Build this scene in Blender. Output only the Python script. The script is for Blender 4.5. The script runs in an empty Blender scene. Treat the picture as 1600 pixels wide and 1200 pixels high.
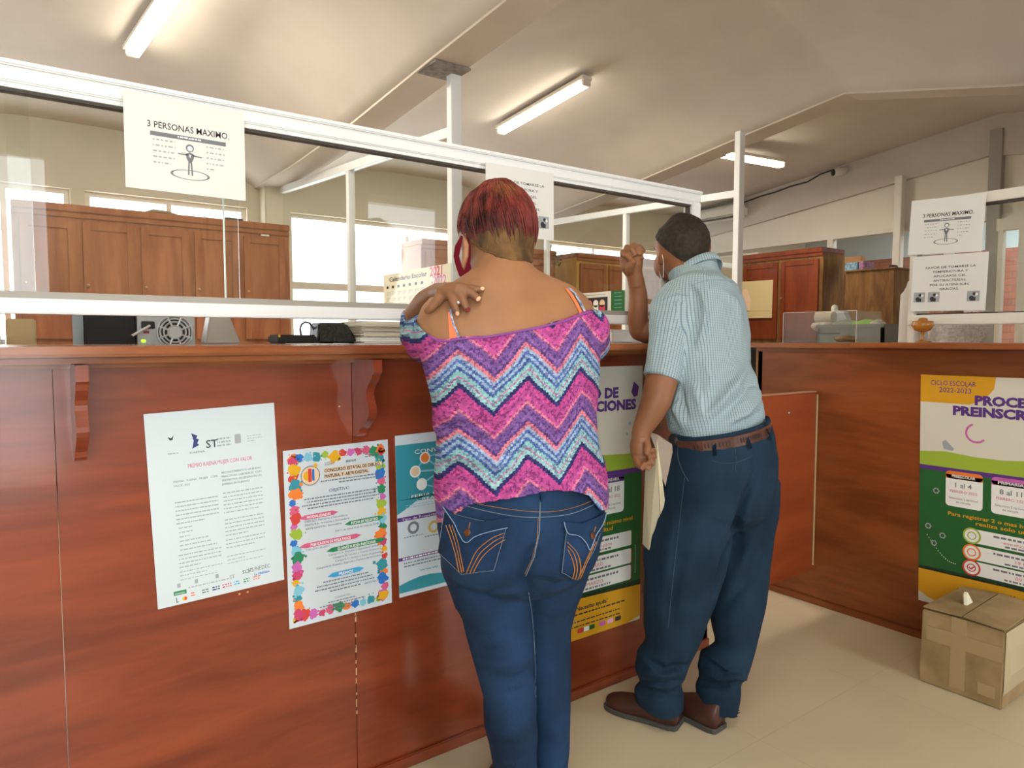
import bpy, bmesh, math, random
import numpy as np
from mathutils import Vector, Matrix, noise
from mathutils.bvhtree import BVHTree
from mathutils.geometry import tessellate_polygon

# ------------------------------------------------------------------ camera, world, light, exposure
sc = bpy.context.scene
FPX = 1095.0
YAW = math.radians(53.8)                     # heading measured from +X (the long counter runs along X)
PITCH = math.atan(70 / FPX)
CAM = Vector((0, 0, 1.2))
F0 = Vector((math.cos(YAW), math.sin(YAW), 0))
RT = Vector((math.sin(YAW), -math.cos(YAW), 0))
FW = F0 * math.cos(PITCH) - Vector((0, 0, 1)) * math.sin(PITCH)
UP = F0 * math.sin(PITCH) + Vector((0, 0, 1)) * math.cos(PITCH)
cd = bpy.data.cameras.new('camera'); cam = bpy.data.objects.new('camera', cd)
sc.collection.objects.link(cam)
cam.matrix_world = Matrix((RT, UP, -FW)).transposed().to_4x4()
cam.location = CAM
cd.sensor_width = 36; cd.lens = 36 * FPX / 1600; cd.clip_start = 0.05
sc.camera = cam
sc.view_settings.view_transform = 'Standard'; sc.view_settings.look = 'None'
sc.view_settings.gamma = 1; sc.view_settings.use_curve_mapping = False
sc.view_settings.exposure = 0.50
sc.cycles.use_denoising = True
sc.cycles.max_bounces = 8; sc.cycles.transparent_max_bounces = 24
sc.cycles.sample_clamp_indirect = 6

w = bpy.data.worlds.new('sky'); sc.world = w; w.use_nodes = True
w.node_tree.nodes['Background'].inputs[0].default_value = (0.90, 0.96, 1.0, 1)
w.node_tree.nodes['Background'].inputs[1].default_value = 4.5

def area(name, loc, rot, sx, sy, power, col):
    l = bpy.data.lights.new(name, 'AREA'); l.shape = 'RECTANGLE'; l.size = sx; l.size_y = sy
    l.energy = power; l.color = col
    o = bpy.data.objects.new(name, l); sc.collection.objects.link(o)
    o.location = loc; o.rotation_euler = rot
    o.visible_camera = False; o.visible_glossy = False
    return o
H = math.pi / 2
# daylight entering through the openings of the front wall (behind the camera) and the back wall
area('daylight_front_window', (-0.9, -1.12, 1.55), (H, 0, 0), 2.3, 1.3, 20, (0.93, 0.97, 1.0))
area('daylight_entrance', (2.45, -1.12, 1.1), (H, 0, 0), 0.9, 2.1, 16, (0.93, 0.97, 1.0))
area('daylight_back_left', (0.3, 6.1, 1.7), (-H, 0, 0), 3.5, 1.1, 30, (0.95, 0.98, 1.0))
area('daylight_back_middle', (3.1, 6.1, 1.7), (-H, 0, 0), 2.2, 1.1, 24, (0.95, 0.98, 1.0))
area('daylight_back_right', (5.8, 6.1, 1.9), (-H, 0, 0), 2.2, 0.7, 10, (0.95, 0.98, 1.0))

# ------------------------------------------------------------------ pixel to place
def ray(px, py): return FW + RT * ((px - 800) / FPX) + UP * ((600 - py) / FPX)
def pl(px, py, ax, v):
    d = ray(px, py); return CAM + d * ((v - CAM[ax]) / d[ax])
def P(px, py, z): return CAM + ray(px, py) * z

# ------------------------------------------------------------------ materials
MATS = {}
def mat(name, col=(0.5, 0.5, 0.5), rough=0.5, metal=0.0, spec=0.5, var=0.0, scale=8.0, bump=0.0, bscale=60.0,
        emit=0, coat=0.0, stretch=(1, 1, 1), sss=0.0, col2=None, detail=4):
    if name in MATS: return MATS[name]
    m = bpy.data.materials.new(name); m.use_nodes = True
    nt = m.node_tree; b = nt.nodes['Principled BSDF']
    b.inputs['Base Color'].default_value = (*col, 1); b.inputs['Roughness'].default_value = rough
    b.inputs['Metallic'].default_value = metal; b.inputs['Specular IOR Level'].default_value = spec
    b.inputs['Coat Weight'].default_value = coat; b.inputs['Coat Roughness'].default_value = 0.12
    if sss:
        b.inputs['Subsurface Weight'].default_value = sss
        b.inputs['Subsurface Radius'].default_value = (0.012, 0.005, 0.003)
        b.inputs['Subsurface Scale'].default_value = 1.0
    if emit:
        b.inputs['Emission Color'].default_value = (*col, 1); b.inputs['Emission Strength'].default_value = emit
    tc = nt.nodes.new('ShaderNodeTexCoord'); mp = nt.nodes.new('ShaderNodeMapping')
    mp.inputs['Scale'].default_value = stretch
    nt.links.new(tc.outputs['Object'], mp.inputs[0])
    if var or col2:
        n = nt.nodes.new('ShaderNodeTexNoise'); n.inputs['Scale'].default_value = scale; n.inputs['Detail'].default_value = detail
        nt.links.new(mp.outputs[0], n.inputs['Vector'])
        r = nt.nodes.new('ShaderNodeValToRGB')
        a = tuple(max(0, c * (1 - var)) for c in col); c2 = col2 or tuple(min(1, c * (1 + var)) for c in col)
        r.color_ramp.elements[0].color = (*a, 1); r.color_ramp.elements[1].color = (*c2, 1)
        r.color_ramp.elements[0].position = 0.32; r.color_ramp.elements[1].position = 0.68
        nt.links.new(n.outputs[0], r.inputs[0]); nt.links.new(r.outputs[0], b.inputs['Base Color'])
    if bump:
        n = nt.nodes.new('ShaderNodeTexNoise'); n.inputs['Scale'].default_value = bscale; n.inputs['Detail'].default_value = 3
        nt.links.new(mp.outputs[0], n.inputs['Vector'])
        k = nt.nodes.new('ShaderNodeBump'); k.inputs['Strength'].default_value = bump; k.inputs['Distance'].default_value = 0.004
        nt.links.new(n.outputs[0], k.inputs['Height']); nt.links.new(k.outputs[0], b.inputs['Normal'])
    MATS[name] = m
    return m

def wood(name, c1, c2, rough=0.3, axis=0, coat=0.3, scale=1.0, spec=0.5):
    """varnished plywood / boards: grain runs along the given axis"""
    m = mat(name, c1, rough, coat=coat, spec=spec); nt = m.node_tree; b = nt.nodes['Principled BSDF']
    mp = [n for n in nt.nodes if n.type == 'MAPPING'][0]
    s = [6.0 * scale] * 3; s[axis] = 0.9 * scale
    mp.inputs['Scale'].default_value = s
    n1 = nt.nodes.new('ShaderNodeTexNoise'); n1.inputs['Scale'].default_value = 1.2; n1.inputs['Detail'].default_value = 5
    n1.inputs['Distortion'].default_value = 1.4
    nt.links.new(mp.outputs[0], n1.inputs['Vector'])
    n2 = nt.nodes.new('ShaderNodeTexNoise'); n2.inputs['Scale'].default_value = 9; n2.inputs['Detail'].default_value = 6
    n2.inputs['Distortion'].default_value = 0.6
    nt.links.new(mp.outputs[0], n2.inputs['Vector'])
    mx = nt.nodes.new('ShaderNodeMath'); mx.operation = 'MULTIPLY_ADD'; mx.inputs[1].default_value = 0.35
    nt.links.new(n2.outputs[0], mx.inputs[0]); nt.links.new(n1.outputs[0], mx.inputs[2])
    r = nt.nodes.new('ShaderNodeValToRGB'); e = r.color_ramp.elements
    e[0].position = 0.48; e[0].color = (*c1, 1); e[1].position = 0.9; e[1].color = (*c2, 1)
    nt.links.new(mx.outputs[0], r.inputs[0]); nt.links.new(r.outputs[0], b.inputs['Base Color'])
    n3 = nt.nodes.new('ShaderNodeTexNoise'); n3.inputs['Scale'].default_value = 2.5; n3.inputs['Detail'].default_value = 4
    nt.links.new(mp.outputs[0], n3.inputs['Vector'])
    k = nt.nodes.new('ShaderNodeBump'); k.inputs['Strength'].default_value = 0.12; k.inputs['Distance'].default_value = 0.004
    nt.links.new(n3.outputs[0], k.inputs['Height']); nt.links.new(k.outputs[0], b.inputs['Normal'])
    b.inputs['Coat Normal'].default_value = (0, 0, 0)
    nt.links.new(k.outputs[0], b.inputs['Coat Normal'])
    return m

def glass_mat(name, tint=(1, 1, 1), rough=0.0, ior=1.45):
    m = bpy.data.materials.new(name); m.use_nodes = True; nt = m.node_tree; nt.nodes.clear()
    o = nt.nodes.new('ShaderNodeOutputMaterial'); t = nt.nodes.new('ShaderNodeBsdfTransparent'); g = nt.nodes.new('ShaderNodeBsdfGlossy')
    ge = nt.nodes.new('ShaderNodeNewGeometry'); dt = nt.nodes.new('ShaderNodeVectorMath'); dt.operation = 'DOT_PRODUCT'
    nt.links.new(ge.outputs['Incoming'], dt.inputs[0]); nt.links.new(ge.outputs['Normal'], dt.inputs[1])
    def mth(op, a, b=None):
        n = nt.nodes.new('ShaderNodeMath'); n.operation = op
        for i, q in enumerate((a, b)):
            if q is None: continue
            if isinstance(q, (int, float)): n.inputs[i].default_value = q
            else: nt.links.new(q, n.inputs[i])
        return n.outputs[0]
    r0 = ((ior - 1) / (ior + 1)) ** 2
    f = mth('ADD', mth('MULTIPLY', mth('POWER', mth('SUBTRACT', 1.0, mth('ABSOLUTE', dt.outputs['Value'])), 5.0), 1 - r0), r0)
    x = nt.nodes.new('ShaderNodeMixShader')
    t.inputs[0].default_value = (*tint, 1); g.inputs['Roughness'].default_value = rough
    nt.links.new(f, x.inputs[0]); nt.links.new(t.outputs[0], x.inputs[1]); nt.links.new(g.outputs[0], x.inputs[2])
    nt.links.new(x.outputs[0], o.inputs[0]); return m

GLASS = glass_mat('window_glass', (0.97, 0.985, 0.975))
ACRYL = glass_mat('clear_acrylic', (0.93, 0.94, 0.95), 0.05)
M_ceil = mat('painted_ceiling', (0.58, 0.515, 0.45), 0.9, var=0.04, scale=3, bump=0.05)
M_beam = mat('painted_beam', (0.57, 0.49, 0.42), 0.85, var=0.04, scale=4)
M_wall = mat('cream_wall', (0.66, 0.60, 0.48), 0.85, var=0.03, scale=3)
M_white = mat('white_panel', (0.74, 0.68, 0.58), 0.7, var=0.03, scale=3)
M_alu = mat('white_aluminium', (0.78, 0.79, 0.79), 0.4, spec=0.5)
M_alucream = mat('cream_aluminium', (0.72, 0.68, 0.60), 0.4)
M_rubber = mat('glazing_rubber', (0.06, 0.05, 0.045), 0.6)
M_black = mat('black_plastic', (0.015, 0.015, 0.017), 0.45)
M_dark = mat('dark_plastic', (0.05, 0.05, 0.055), 0.5)
M_grey = mat('grey_metal', (0.42, 0.43, 0.44), 0.45, metal=0.3)
M_silver = mat('brushed_metal', (0.46, 0.44, 0.42), 0.35, metal=0.7)
M_paper = mat('white_paper', (0.70, 0.69, 0.66), 0.7)
M_cream = mat('cream_paper', (0.76, 0.68, 0.50), 0.75)
M_card = mat('cardboard', (0.44, 0.30, 0.15), 0.8, var=0.12, scale=10)
W_panel = wood('counter_panel_wood', (0.145, 0.022, 0.008), (0.28, 0.052, 0.016), 0.33, 0, 0.6, 0.8)
W_panelr = wood('side_counter_wood', (0.165, 0.038, 0.009), (0.30, 0.082, 0.018), 0.34, 1, 0.15, 1.0)
W_slab = wood('countertop_wood', (0.17, 0.042, 0.012), (0.33, 0.105, 0.028), 0.25, 0, 0.35, 1.6)
W_slabr = wood('side_top_wood', (0.25, 0.065, 0.016), (0.38, 0.125, 0.032), 0.3, 1, 0.4, 1.2)
W_cab = wood('cabinet_wood', (0.245, 0.082, 0.032), (0.37, 0.15, 0.062), 0.45, 2, 0.1, 1.1)
W_cabred = wood('red_cabinet_wood', (0.14, 0.026, 0.009), (0.24, 0.052, 0.016), 0.4, 2, 0.1, 1.1)
W_brown = wood('plywood_brown', (0.12, 0.055, 0.02), (0.27, 0.14, 0.045), 0.6, 2, 0.0, 2.0)
W_ply = wood('plywood_side', (0.42, 0.24, 0.07), (0.55, 0.33, 0.10), 0.6, 2, 0.0, 1.2)

# ------------------------------------------------------------------ mesh helpers
def new(name, bm, m=None, parent=None, smooth=False, mats=None):
    me = bpy.data.meshes.new(name); bm.to_mesh(me); bm.free()
    for x in (mats or [m]):
        if x: me.materials.append(x)
    if smooth: me.polygons.foreach_set('use_smooth', [True] * len(me.polygons))
    o = bpy.data.objects.new(name, me); sc.collection.objects.link(o)
    if parent:
        o.parent = parent
        o.matrix_parent_inverse = parent.matrix_world.inverted() if parent.type != 'EMPTY' else Matrix.Translation(-parent.location)
    return o
def tag(o, label, cat, group=None):
    o['label'] = label; o['category'] = cat
    if group: o['group'] = group
    return o
def thing(name, loc, label, cat, group=None):
    o = bpy.data.objects.new(name, None); sc.collection.objects.link(o); o.location = loc
    o.empty_display_size = 0.05
    return tag(o, label, cat, group)
def struct(name, bm, m, parent=None, **k):
    o = new(name, bm, m, parent, **k)
    if parent is None: o['kind'] = 'structure'
    return o
def B(): return bmesh.new()
def box(bm, a, b, bev=0.0, M=None):
    lo = Vector([min(a[i], b[i]) for i in range(3)]); hi = Vector([max(a[i], b[i]) for i in range(3)])
    t = bmesh.new()
    r = bmesh.ops.create_cube(t, size=1.0)
    for v in t.verts: v.co = Vector([lo[i] + (v.co[i] + 0.5) * (hi[i] - lo[i]) for i in range(3)])
    if bev: bmesh.ops.bevel(t, geom=t.edges[:], offset=bev, segments=2, affect='EDGES')
    if M: bmesh.ops.transform(t, matrix=M, verts=t.verts)
    merge(bm, t); return bm
def merge(bm, t):
    me = bpy.data.meshes.new('tmp'); t.to_mesh(me); t.free(); bm.from_mesh(me); bpy.data.meshes.remove(me)
def prism(bm, pts, off):
    """polygon (3D points) extruded by vector off"""
    off = Vector(off); a = [bm.verts.new(Vector(p)) for p in pts]; b = [bm.verts.new(Vector(p) + off) for p in pts]
    n = len(pts)
    try:
        bm.faces.new(a[::-1]); bm.faces.new(b)
    except ValueError: pass
    for i in range(n): bm.faces.new((a[i], a[(i + 1) % n], b[(i + 1) % n], b[i]))
    bmesh.ops.recalc_face_normals(bm, faces=bm.faces[:])
    return bm
def tube(bm, pts, r, seg=8, flat=1.0, up=None, cap=True):
    pts = [Vector(p) for p in pts]; rings = []; n = len(pts)
    rs = r if isinstance(r, (list, tuple)) else [r] * n
    D = Vector(up) if up else Vector((0.13, 0.21, 0.97))
    for i, p in enumerate(pts):
        T = (pts[min(i + 1, n - 1)] - pts[max(i - 1, 0)]).normalized()
        S = T.cross(D)
        if S.length < 1e-3: S = T.cross(Vector((1, 0, 0)))
        S.normalize(); U = S.cross(T)
        rings.append([bm.verts.new(p + S * (rs[i] * math.cos(2 * math.pi * k / seg)) + U * (rs[i] * flat * math.sin(2 * math.pi * k / seg))) for k in range(seg)])
    for a, b in zip(rings, rings[1:]):
        for k in range(seg): bm.faces.new((a[k], a[(k + 1) % seg], b[(k + 1) % seg], b[k]))
    if cap: bm.faces.new(rings[0][::-1]); bm.faces.new(rings[-1])
    return bm
def lathe(bm, c, prof, seg=24):
    c = Vector(c); rings = []
    for r, z in prof:
        rings.append([bm.verts.new(c + Vector((r * math.cos(2 * math.pi * k / seg), r * math.sin(2 * math.pi * k / seg), z))) for k in range(seg)])
    for a, b in zip(rings, rings[1:]):
        for k in range(seg): bm.faces.new((a[k], a[(k + 1) % seg], b[(k + 1) % seg], b[k]))
    if prof[0][0] > 1e-4: bm.faces.new(rings[0][::-1])
    if prof[-1][0] > 1e-4: bm.faces.new(rings[-1])
    return bm

# ------------------------------------------------------------------ the room
XL, XG, YF, YB = -2.6, 7.0, -1.0, 5.9
RY, RH = 2.49, 3.13
def hc(y): return RH - (0.12 * (y - RY) if y > RY else 0.14 * (RY - y))
bm = box(B(), (XL - .2, YF - 3, -0.1), (10.2, YB + .4, 0))
fm = mat('floor_tiles', (0.60, 0.50, 0.335), 0.32, var=0.05, scale=2.2, coat=0.1)
nt = fm.node_tree; bs = nt.nodes['Principled BSDF']; br = nt.nodes.new('ShaderNodeTexBrick')
br.offset = 0; br.inputs['Scale'].default_value = 1; br.inputs['Mortar Size'].default_value = 0.0022
br.inputs['Brick Width'].default_value = 0.6; br.inputs['Row Height'].default_value = 0.6
br.inputs['Color1'].default_value = (1, 1, 1, 1); br.inputs['Color2'].default_value = (0.965, 0.965, 0.96, 1); br.inputs['Mortar'].default_value = (0.90, 0.88, 0.84, 1)
tc = [n for n in nt.nodes if n.type == 'TEX_COORD'][0]; nt.links.new(tc.outputs['Object'], br.inputs['Vector'])
mxx = nt.nodes.new('ShaderNodeMix'); mxx.data_type = 'RGBA'; mxx.blend_type = 'MULTIPLY'; mxx.inputs[0].default_value = 1
src = bs.inputs['Base Color'].links[0].from_socket
nt.links.new(src, mxx.inputs[6]); nt.links.new(br.outputs[0], mxx.inputs[7]); nt.links.new(mxx.outputs[2], bs.inputs['Base Color'])
struct('floor', bm, fm)
PROF1 = [(YB + .3, 2.42), (5.0, 2.415), (3.97, 2.455), (3.04, 2.53), (2.3, 2.58), (YF - .3, 2.35)]
PROF2 = [(YB + .3, 2.36), (4.29, 2.555), (3.29, 2.69), (RY, 2.79), (1.5, 2.56), (YF - .3, 2.2)]
BEAMS = [(-1.02, -.82, PROF2), (1.72, 1.92, PROF1), (4.5, 4.7, PROF2)]
def prof(pr, y):
    for (a, ha), (b, hb) in zip(pr, pr[1:]):
        if b <= y <= a: return hb + (ha - hb) * (y - b) / (a - b)
    return pr[0][1] if y > pr[0][0] else pr[-1][1]
def soffit(x, y):
    """underside of the roof: bays that curve down into the beams"""
    h = hc(y); best = h
    for x0, x1, pr in BEAMS:
        u = max(x0 - x, x - x1, 0) / 1.15
        if u < 1:
            hb = prof(pr, y) + .012; best = min(best, hb + (h - hb) * (1 - (1 - u) ** 2.4))
    return best
bm = B(); xs = sorted(set([XL - .2, 10.2] + [round(x0 - 1.15 + k * .0575, 4) for x0, _, _ in BEAMS for k in range(21)] + [round(x1 + k * .0575, 4) for _, x1, _ in BEAMS for k in range(21)]))
xs = [x for x in xs if x >= XL - .2]; ys = [YF - .2 + k * (YB + .45 - YF) / 66 for k in range(67)]; ys = sorted(ys + [RY])
gl = [[bm.verts.new((x, y, soffit(x, y))) for y in ys] for x in xs]; gu = [[bm.verts.new((x, y, hc(y) + .2)) for y in ys] for x in xs]
for i in range(len(xs) - 1):
    for j in range(len(ys) - 1):
        bm.faces.new((gl[i][j], gl[i][j + 1], gl[i + 1][j + 1], gl[i + 1][j])); bm.faces.new((gu[i][j], gu[i + 1][j], gu[i + 1][j + 1], gu[i][j + 1]))
struct('ceiling', bm, M_ceil, smooth=True)
for n, (x0, x1, pr) in enumerate(BEAMS):
    pts = [(x0, y, h) for y, h in pr] + [(x0, y, prof(pr, y) + .08) for y in (pr[-1][0], RY, pr[0][0])]
    struct('trim_%d' % (n + 1), prism(B(), pts, (x1 - x0, 0, 0)), M_beam)
# gable: beam and white upper panel, header, interior windows to the next room
struct('trim_4', prism(B(), [(XG, y, h) for y, h in [(YB, 2.40), (5.05, 2.493), (2.557, 2.791), (2.3, 2.753), (YF, 2.35)]] +
       [(XG, y, hc(y) + .02) for y in (YF, RY, YB)], (.2, 0, 0)), M_ceil)
bm = prism(B(), [(XG + .05, YB, 2.27), (XG + .05, YB, 2.7), (XG + .05, RY, 3.0), (XG + .05, YF, 2.6), (XG + .05, YF, 2.27)], (.1, 0, 0))
box(bm, (XG + .05, YF, 0), (XG + .15, YB, 1.0))
struct('wall_right', bm, M_white)
# front wall (behind the camera) with window and entrance
bm = B()
for a, b in (((XL, 0), (-2.05, 2.8)), ((-2.05, 0), (0.28, 0.40)), ((-2.05, 2.22), (0.28, 2.8)), ((0.28, 0), (2.1, 2.8)), ((2.1, 2.22), (2.85, 2.8)), ((2.85, 0), (10.2, 2.8))):
    box(bm, (a[0], YF - .15, a[1]), (b[0], YF, b[1]))
struct('wall_front', bm, M_wall)
bm = box(B(), (XL - .15, YF - .15, 0), (XL, YB + .2, 3.2)); struct('wall_left', bm, M_wall)
# back wall with its strip windows
def xb(px, py=320): return pl(px, py, 1, YB).x
WIN = [(XL, -0.35, xb(7)), (1, xb(15), xb(110)), (2, xb(133), xb(386)), (3, xb(452), xb(712)), (4, xb(716), 4.40), (5, 4.75, 5.55), (6, 5.62, 6.75)]
bands = [(-2.3, xb(7)), (xb(15) - .0, xb(110)), (xb(133), xb(386)), (xb(455), 4.38), (4.8, 6.75)]
bands = [(-2.3, xb(110)), (xb(133), xb(386)), (xb(452), 4.38), (4.8, 6.8)]
bm = B(); SILL = 1.05; HD = 2.262
box(bm, (XL, YB, 0), (10.2, YB + .18, SILL)); box(bm, (XL, YB, HD), (10.2, YB + .18, 3.0))
edges = [XL] + [v for b in bands for v in b] + [10.2]
for i in range(0, len(edges), 2): box(bm, (edges[i], YB, SILL), (edges[i + 1], YB + .18, HD))
struct('wall_back', bm, M_wall)
struct('trim_5', box(B(), (1.76, YB - .16, 0), (1.93, YB, 2.6), 0.01), M_wall)
def window(n, x0, x1, mull, hrails=()):
    bm = B(); t = .035; y = YB + .05
    box(bm, (x0, y, SILL), (x1, y + .05, SILL + t)); box(bm, (x0, y, HD - t), (x1, y + .05, HD))
    for x in [x0 + t / 2, x1 - t / 2] + list(mull): box(bm, (x - t / 2, y + .001, SILL + t - .001), (x + t / 2, y + .049, HD - t + .001))
    for h in hrails: box(bm, (x0 + t, y + .003, h - .03), (x1 - t, y + .047, h + .03))
    o = struct('window_%d' % n, bm, M_alucream)
    new('glass', box(B(), (x0 + t, y + .02, SILL + t), (x1 - t, y + .026, HD - t)), GLASS, o)
window(1, bands[0][0], bands[0][1], [-1.2, xb(5)])
window(2, bands[1][0], bands[1][1], [xb(266)])
window(3, bands[2][0], bands[2][1], [xb(640), 3.6], [1.66])
window(4, bands[3][0], bands[3][1], [5.5, 6.2])
# front openings
bm = B()
for x in (-2.03, -0.88, 0.26): box(bm, (x - .02, YF - .1, .40), (x + .02, YF - .05, 2.22))
for h in (.42, 2.2): box(bm, (-2.05, YF - .1, h - .02), (.28, YF - .05, h + .02))
o = struct('window_5', bm, M_alu); new('glass', box(B(), (-2.0, YF - .08, .44), (.24, YF - .075, 2.19)), GLASS, o)
bm = B()
for x in (2.12, 2.83): box(bm, (x - .025, YF - .12, 0), (x + .025, YF - .04, 2.22))
box(bm, (2.1, YF - .12, 2.17), (2.85, YF - .04, 2.22)); struct('door_1', bm, M_alu)
# curtain beside the entrance
bm = B(); N = 60
cm = bpy.data.materials.new('sheer_curtain'); cm.use_nodes = True; nt = cm.node_tree; nt.nodes.clear()
oo = nt.nodes.new('ShaderNodeOutputMaterial'); d1 = nt.nodes.new('ShaderNodeBsdfDiffuse'); t1 = nt.nodes.new('ShaderNodeBsdfTranslucent'); mx1 = nt.nodes.new('ShaderNodeMixShader')
d1.inputs[0].default_value = (.85, .84, .8, 1); t1.inputs[0].default_value = (.85, .84, .8, 1); mx1.inputs[0].default_value = .55
nt.links.new(d1.outputs[0], mx1.inputs[1]); nt.links.new(t1.outputs[0], mx1.inputs[2]); nt.links.new(mx1.outputs[0], oo.inputs[0])
g = [[bm.verts.new((2.62 + .24 * i / N, YF + .07 + .022 * math.sin(i * .9), z)) for z in (.15, 1.2, 2.4)] for i in range(N + 1)]
for i in range(N):
    for k in range(2): bm.faces.new((g[i][k], g[i + 1][k], g[i + 1][k + 1], g[i][k + 1]))
bmesh.ops.solidify(bm, geom=bm.faces[:], thickness=.002)
tag(new('curtain', bm, cm, smooth=True), 'sheer white curtain hanging beside the entrance, seen mirrored in the glass', 'curtain')
# next room beyond the gable
bm = box(B(), (9.7, YF, 0), (9.85, YB + .1, 2.28))
bk = mat('brick_wall', (0.40, 0.14, 0.10), 0.85); nt = bk.node_tree; br = nt.nodes.new('ShaderNodeTexBrick')
br.inputs['Scale'].default_value = 1; br.inputs['Brick Width'].default_value = .24; br.inputs['Row Height'].default_value = .08; br.inputs['Mortar Size'].default_value = .006
br.inputs['Color1'].default_value = (.34, .12, .085, 1); br.inputs['Color2'].default_value = (.42, .16, .11, 1); br.inputs['Mortar'].default_value = (.26, .12, .09, 1)
tc = [n for n in nt.nodes if n.type == 'TEX_COORD'][0]; sx = nt.nodes.new('ShaderNodeSeparateXYZ'); cx = nt.nodes.new('ShaderNodeCombineXYZ')
nt.links.new(tc.outputs['Object'], sx.inputs[0]); nt.links.new(sx.outputs[1], cx.inputs[0]); nt.links.new(sx.outputs[2], cx.inputs[1]); nt.links.new(cx.outputs[0], br.inputs['Vector'])
nt.links.new(br.outputs[0], nt.nodes['Principled BSDF'].inputs['Base Color'])
struct('wall_far', bm, bk)
struct('trim_6', box(B(), (9.7, YF, 2.28), (9.85, YB + .1, 3.1)), mat('reflection_blue_wall', (.52, .60, .62), .8))  # upper wall; the blue paints in the sky-like reflection of the glass
# gable interior window frame
bm = B(); x = XG + .06
for y in (4.0, 2.87, 1.5): box(bm, (x - .03, y - .03, 1.04), (x + .05, y + .03, 2.235))
box(bm, (x - .03, YF, 2.235), (x + .05, YB, 2.275)); box(bm, (x - .03, YF, 1.0), (x + .05, YB, 1.04))
o = struct('window_6', bm, M_alucream); new('glass', box(B(), (x + .02, YF, 1.04), (x + .026, YB, 2.23)), GLASS, o)
# tall white mullion reaching the gable beam and the grey ridge column
yy = pl(1402, 400, 0, XG - .05).y
struct('trim_7', box(B(), (XG - .08, yy - .035, 0), (XG + .0, yy + .035, 2.74), .004), M_alucream)
yy = pl(1550, 400, 0, XG).y
struct('trim_8', box(B(), (XG - .02, yy - .05, 0), (XG + .1, yy + .05, 3.0), .004), mat('grey_column', (.36, .34, .31), .7))
# aluminium door frame further right with a dark grey jamb
bm = B()
for px, wd in ((1562, .018), (1597, .03)):
    y = pl(px, 400, 0, XG - .1).y; box(bm, (XG - .1, y - wd, 0), (XG - .03, y + wd, 2.12))
y0, y1 = pl(1555, 400, 0, XG - .1).y, pl(1620, 400, 0, XG - .1).y
box(bm, (XG - .1, y1, 2.12), (XG - .03, y0, 2.22)); struct('door_2', bm, M_alucream)

# ------------------------------------------------------------------ glass partitions
def partition(name, label, X, Y0, h0, Y1, h1, mullY, post_top, bank):
    root = thing(name, (X, Y0, 0), label, 'partition')
    new('post', box(B(), (X - .03, Y0 - .025, 0), (X + .03, Y0 + .025, post_top), .003), M_alu, root)
    bm = prism(B(), [(X - .022, Y0, h0 - .05), (X - .022, Y1, h1 - .05), (X - .022, Y1, h1), (X - .022, Y0, h0)], (.044, 0, 0))
    new('top_rail', bm, M_alu, root)
    for my in mullY: new('mullion', box(B(), (X - .022, my - .022, 0), (X + .022, my + .022, h0 + (h1 - h0) * (my - Y0) / (Y1 - Y0) - .045), .002), M_alu, root)
    new('bottom_panel', box(B(), (X - .015, Y0, .0), (X + .015, Y1, .98)), M_white, root)
    new('glass_pane', prism(B(), [(X - .003, Y0 + .02, .98), (X - .003, Y1 - .02, .98), (X - .003, Y1 - .02, h1 - .05), (X - .003, Y0 + .02, h0 - .05)], (.006, 0, 0)), GLASS, root)
    return root
partition('glass_partition', 'white framed glass partition with the year calendar on it, left of the middle office', 1.9, 3.09, 2.27, 5.88, 2.435,
          [pl(549, 400, 0, 1.9).y, 5.84], 2.525, 0)
partition('glass_partition', 'white framed glass partition behind the man, its post reaching the ceiling beam', 4.4, 3.21, 2.285, 5.46, 2.365,
          [pl(978, 400, 0, 4.4).y, 5.43], 2.70, 0)
bm = prism(B(), [pl(690, 112, 1, 3.2) + Vector((0, 0, 0)), pl(722, 104, 1, 3.2), pl(712, 92, 1, 3.2), pl(702, 94, 1, 3.2)], (0, .1, 0))
bm.free()
cx0 = Vector((1.86, 3.06, 2.518))
tag(new('ceiling_plate', box(B(), (1.73, 2.98, 2.52), (1.93, 3.2, 2.532)), mat('raw_cement', (.22, .2, .18), .95, var=.3, scale=30)),
    'rough grey cement patch on the beam where the post meets it', 'plate')

# ------------------------------------------------------------------ main counter
PY = 1.71; XE = 2.2; XW = -2.58
cnt = thing('service_counter', (1.0, PY, 0), 'long red-brown varnished wooden counter the two visitors lean on', 'counter')
joints = [-1.6, 0.16 - .14, 0.837, 1.6, XE]
bm = B(); 
seam = [XW, -0.6, pl(95, 900, 1, PY).x, pl(555, 950, 1, PY).x, XE]
for a, b in zip(seam, seam[1:]): box(bm, (a + .0008, PY, 0), (b - .0008, PY + .03, 1.165), .0012)
box(bm, (XE - .03, PY, 0), (XE, 2.2, 1.165)); new('front_panel', bm, W_panel, cnt)
new('countertop', box(B(), (XW, 1.555, 1.166), (XE + .02, 2.25, 1.186), .005), W_slab, cnt)
bm = B(); box(bm, (XW, 1.60, 1.152), (XE, 1.63, 1.166), .003); box(bm, (XW, PY - .022, 1.140), (XE, PY, 1.166), .004); new('moulding', bm, W_slab, cnt)
new('baseboard', box(B(), (XW, PY - .012, 0), (XE, PY, .035), .003), W_panel, cnt)
def bracket(x):
    prof = [(0, 1.150), (-.135, 1.150), (-.135, 1.118), (-.125, 1.112)]
    for t in np.linspace(0, 1, 12):
        y = -.118 + .045 * t + .018 * math.sin(t * math.pi * 2.0); prof.append((y, 1.100 - .115 * t))
    prof += [(-.062, .978), (-.045, .970), (-.040, .958), (-.026, .950), (0, .950)]
    bm = prism(B(), [(x - .011, PY + a, h) for a, h in prof], (.022, 0, 0))
    new('bracket', bm, W_panel, cnt)
for px in (-0.5, 0.128, 0.747, 1.985): bracket(px)
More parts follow.
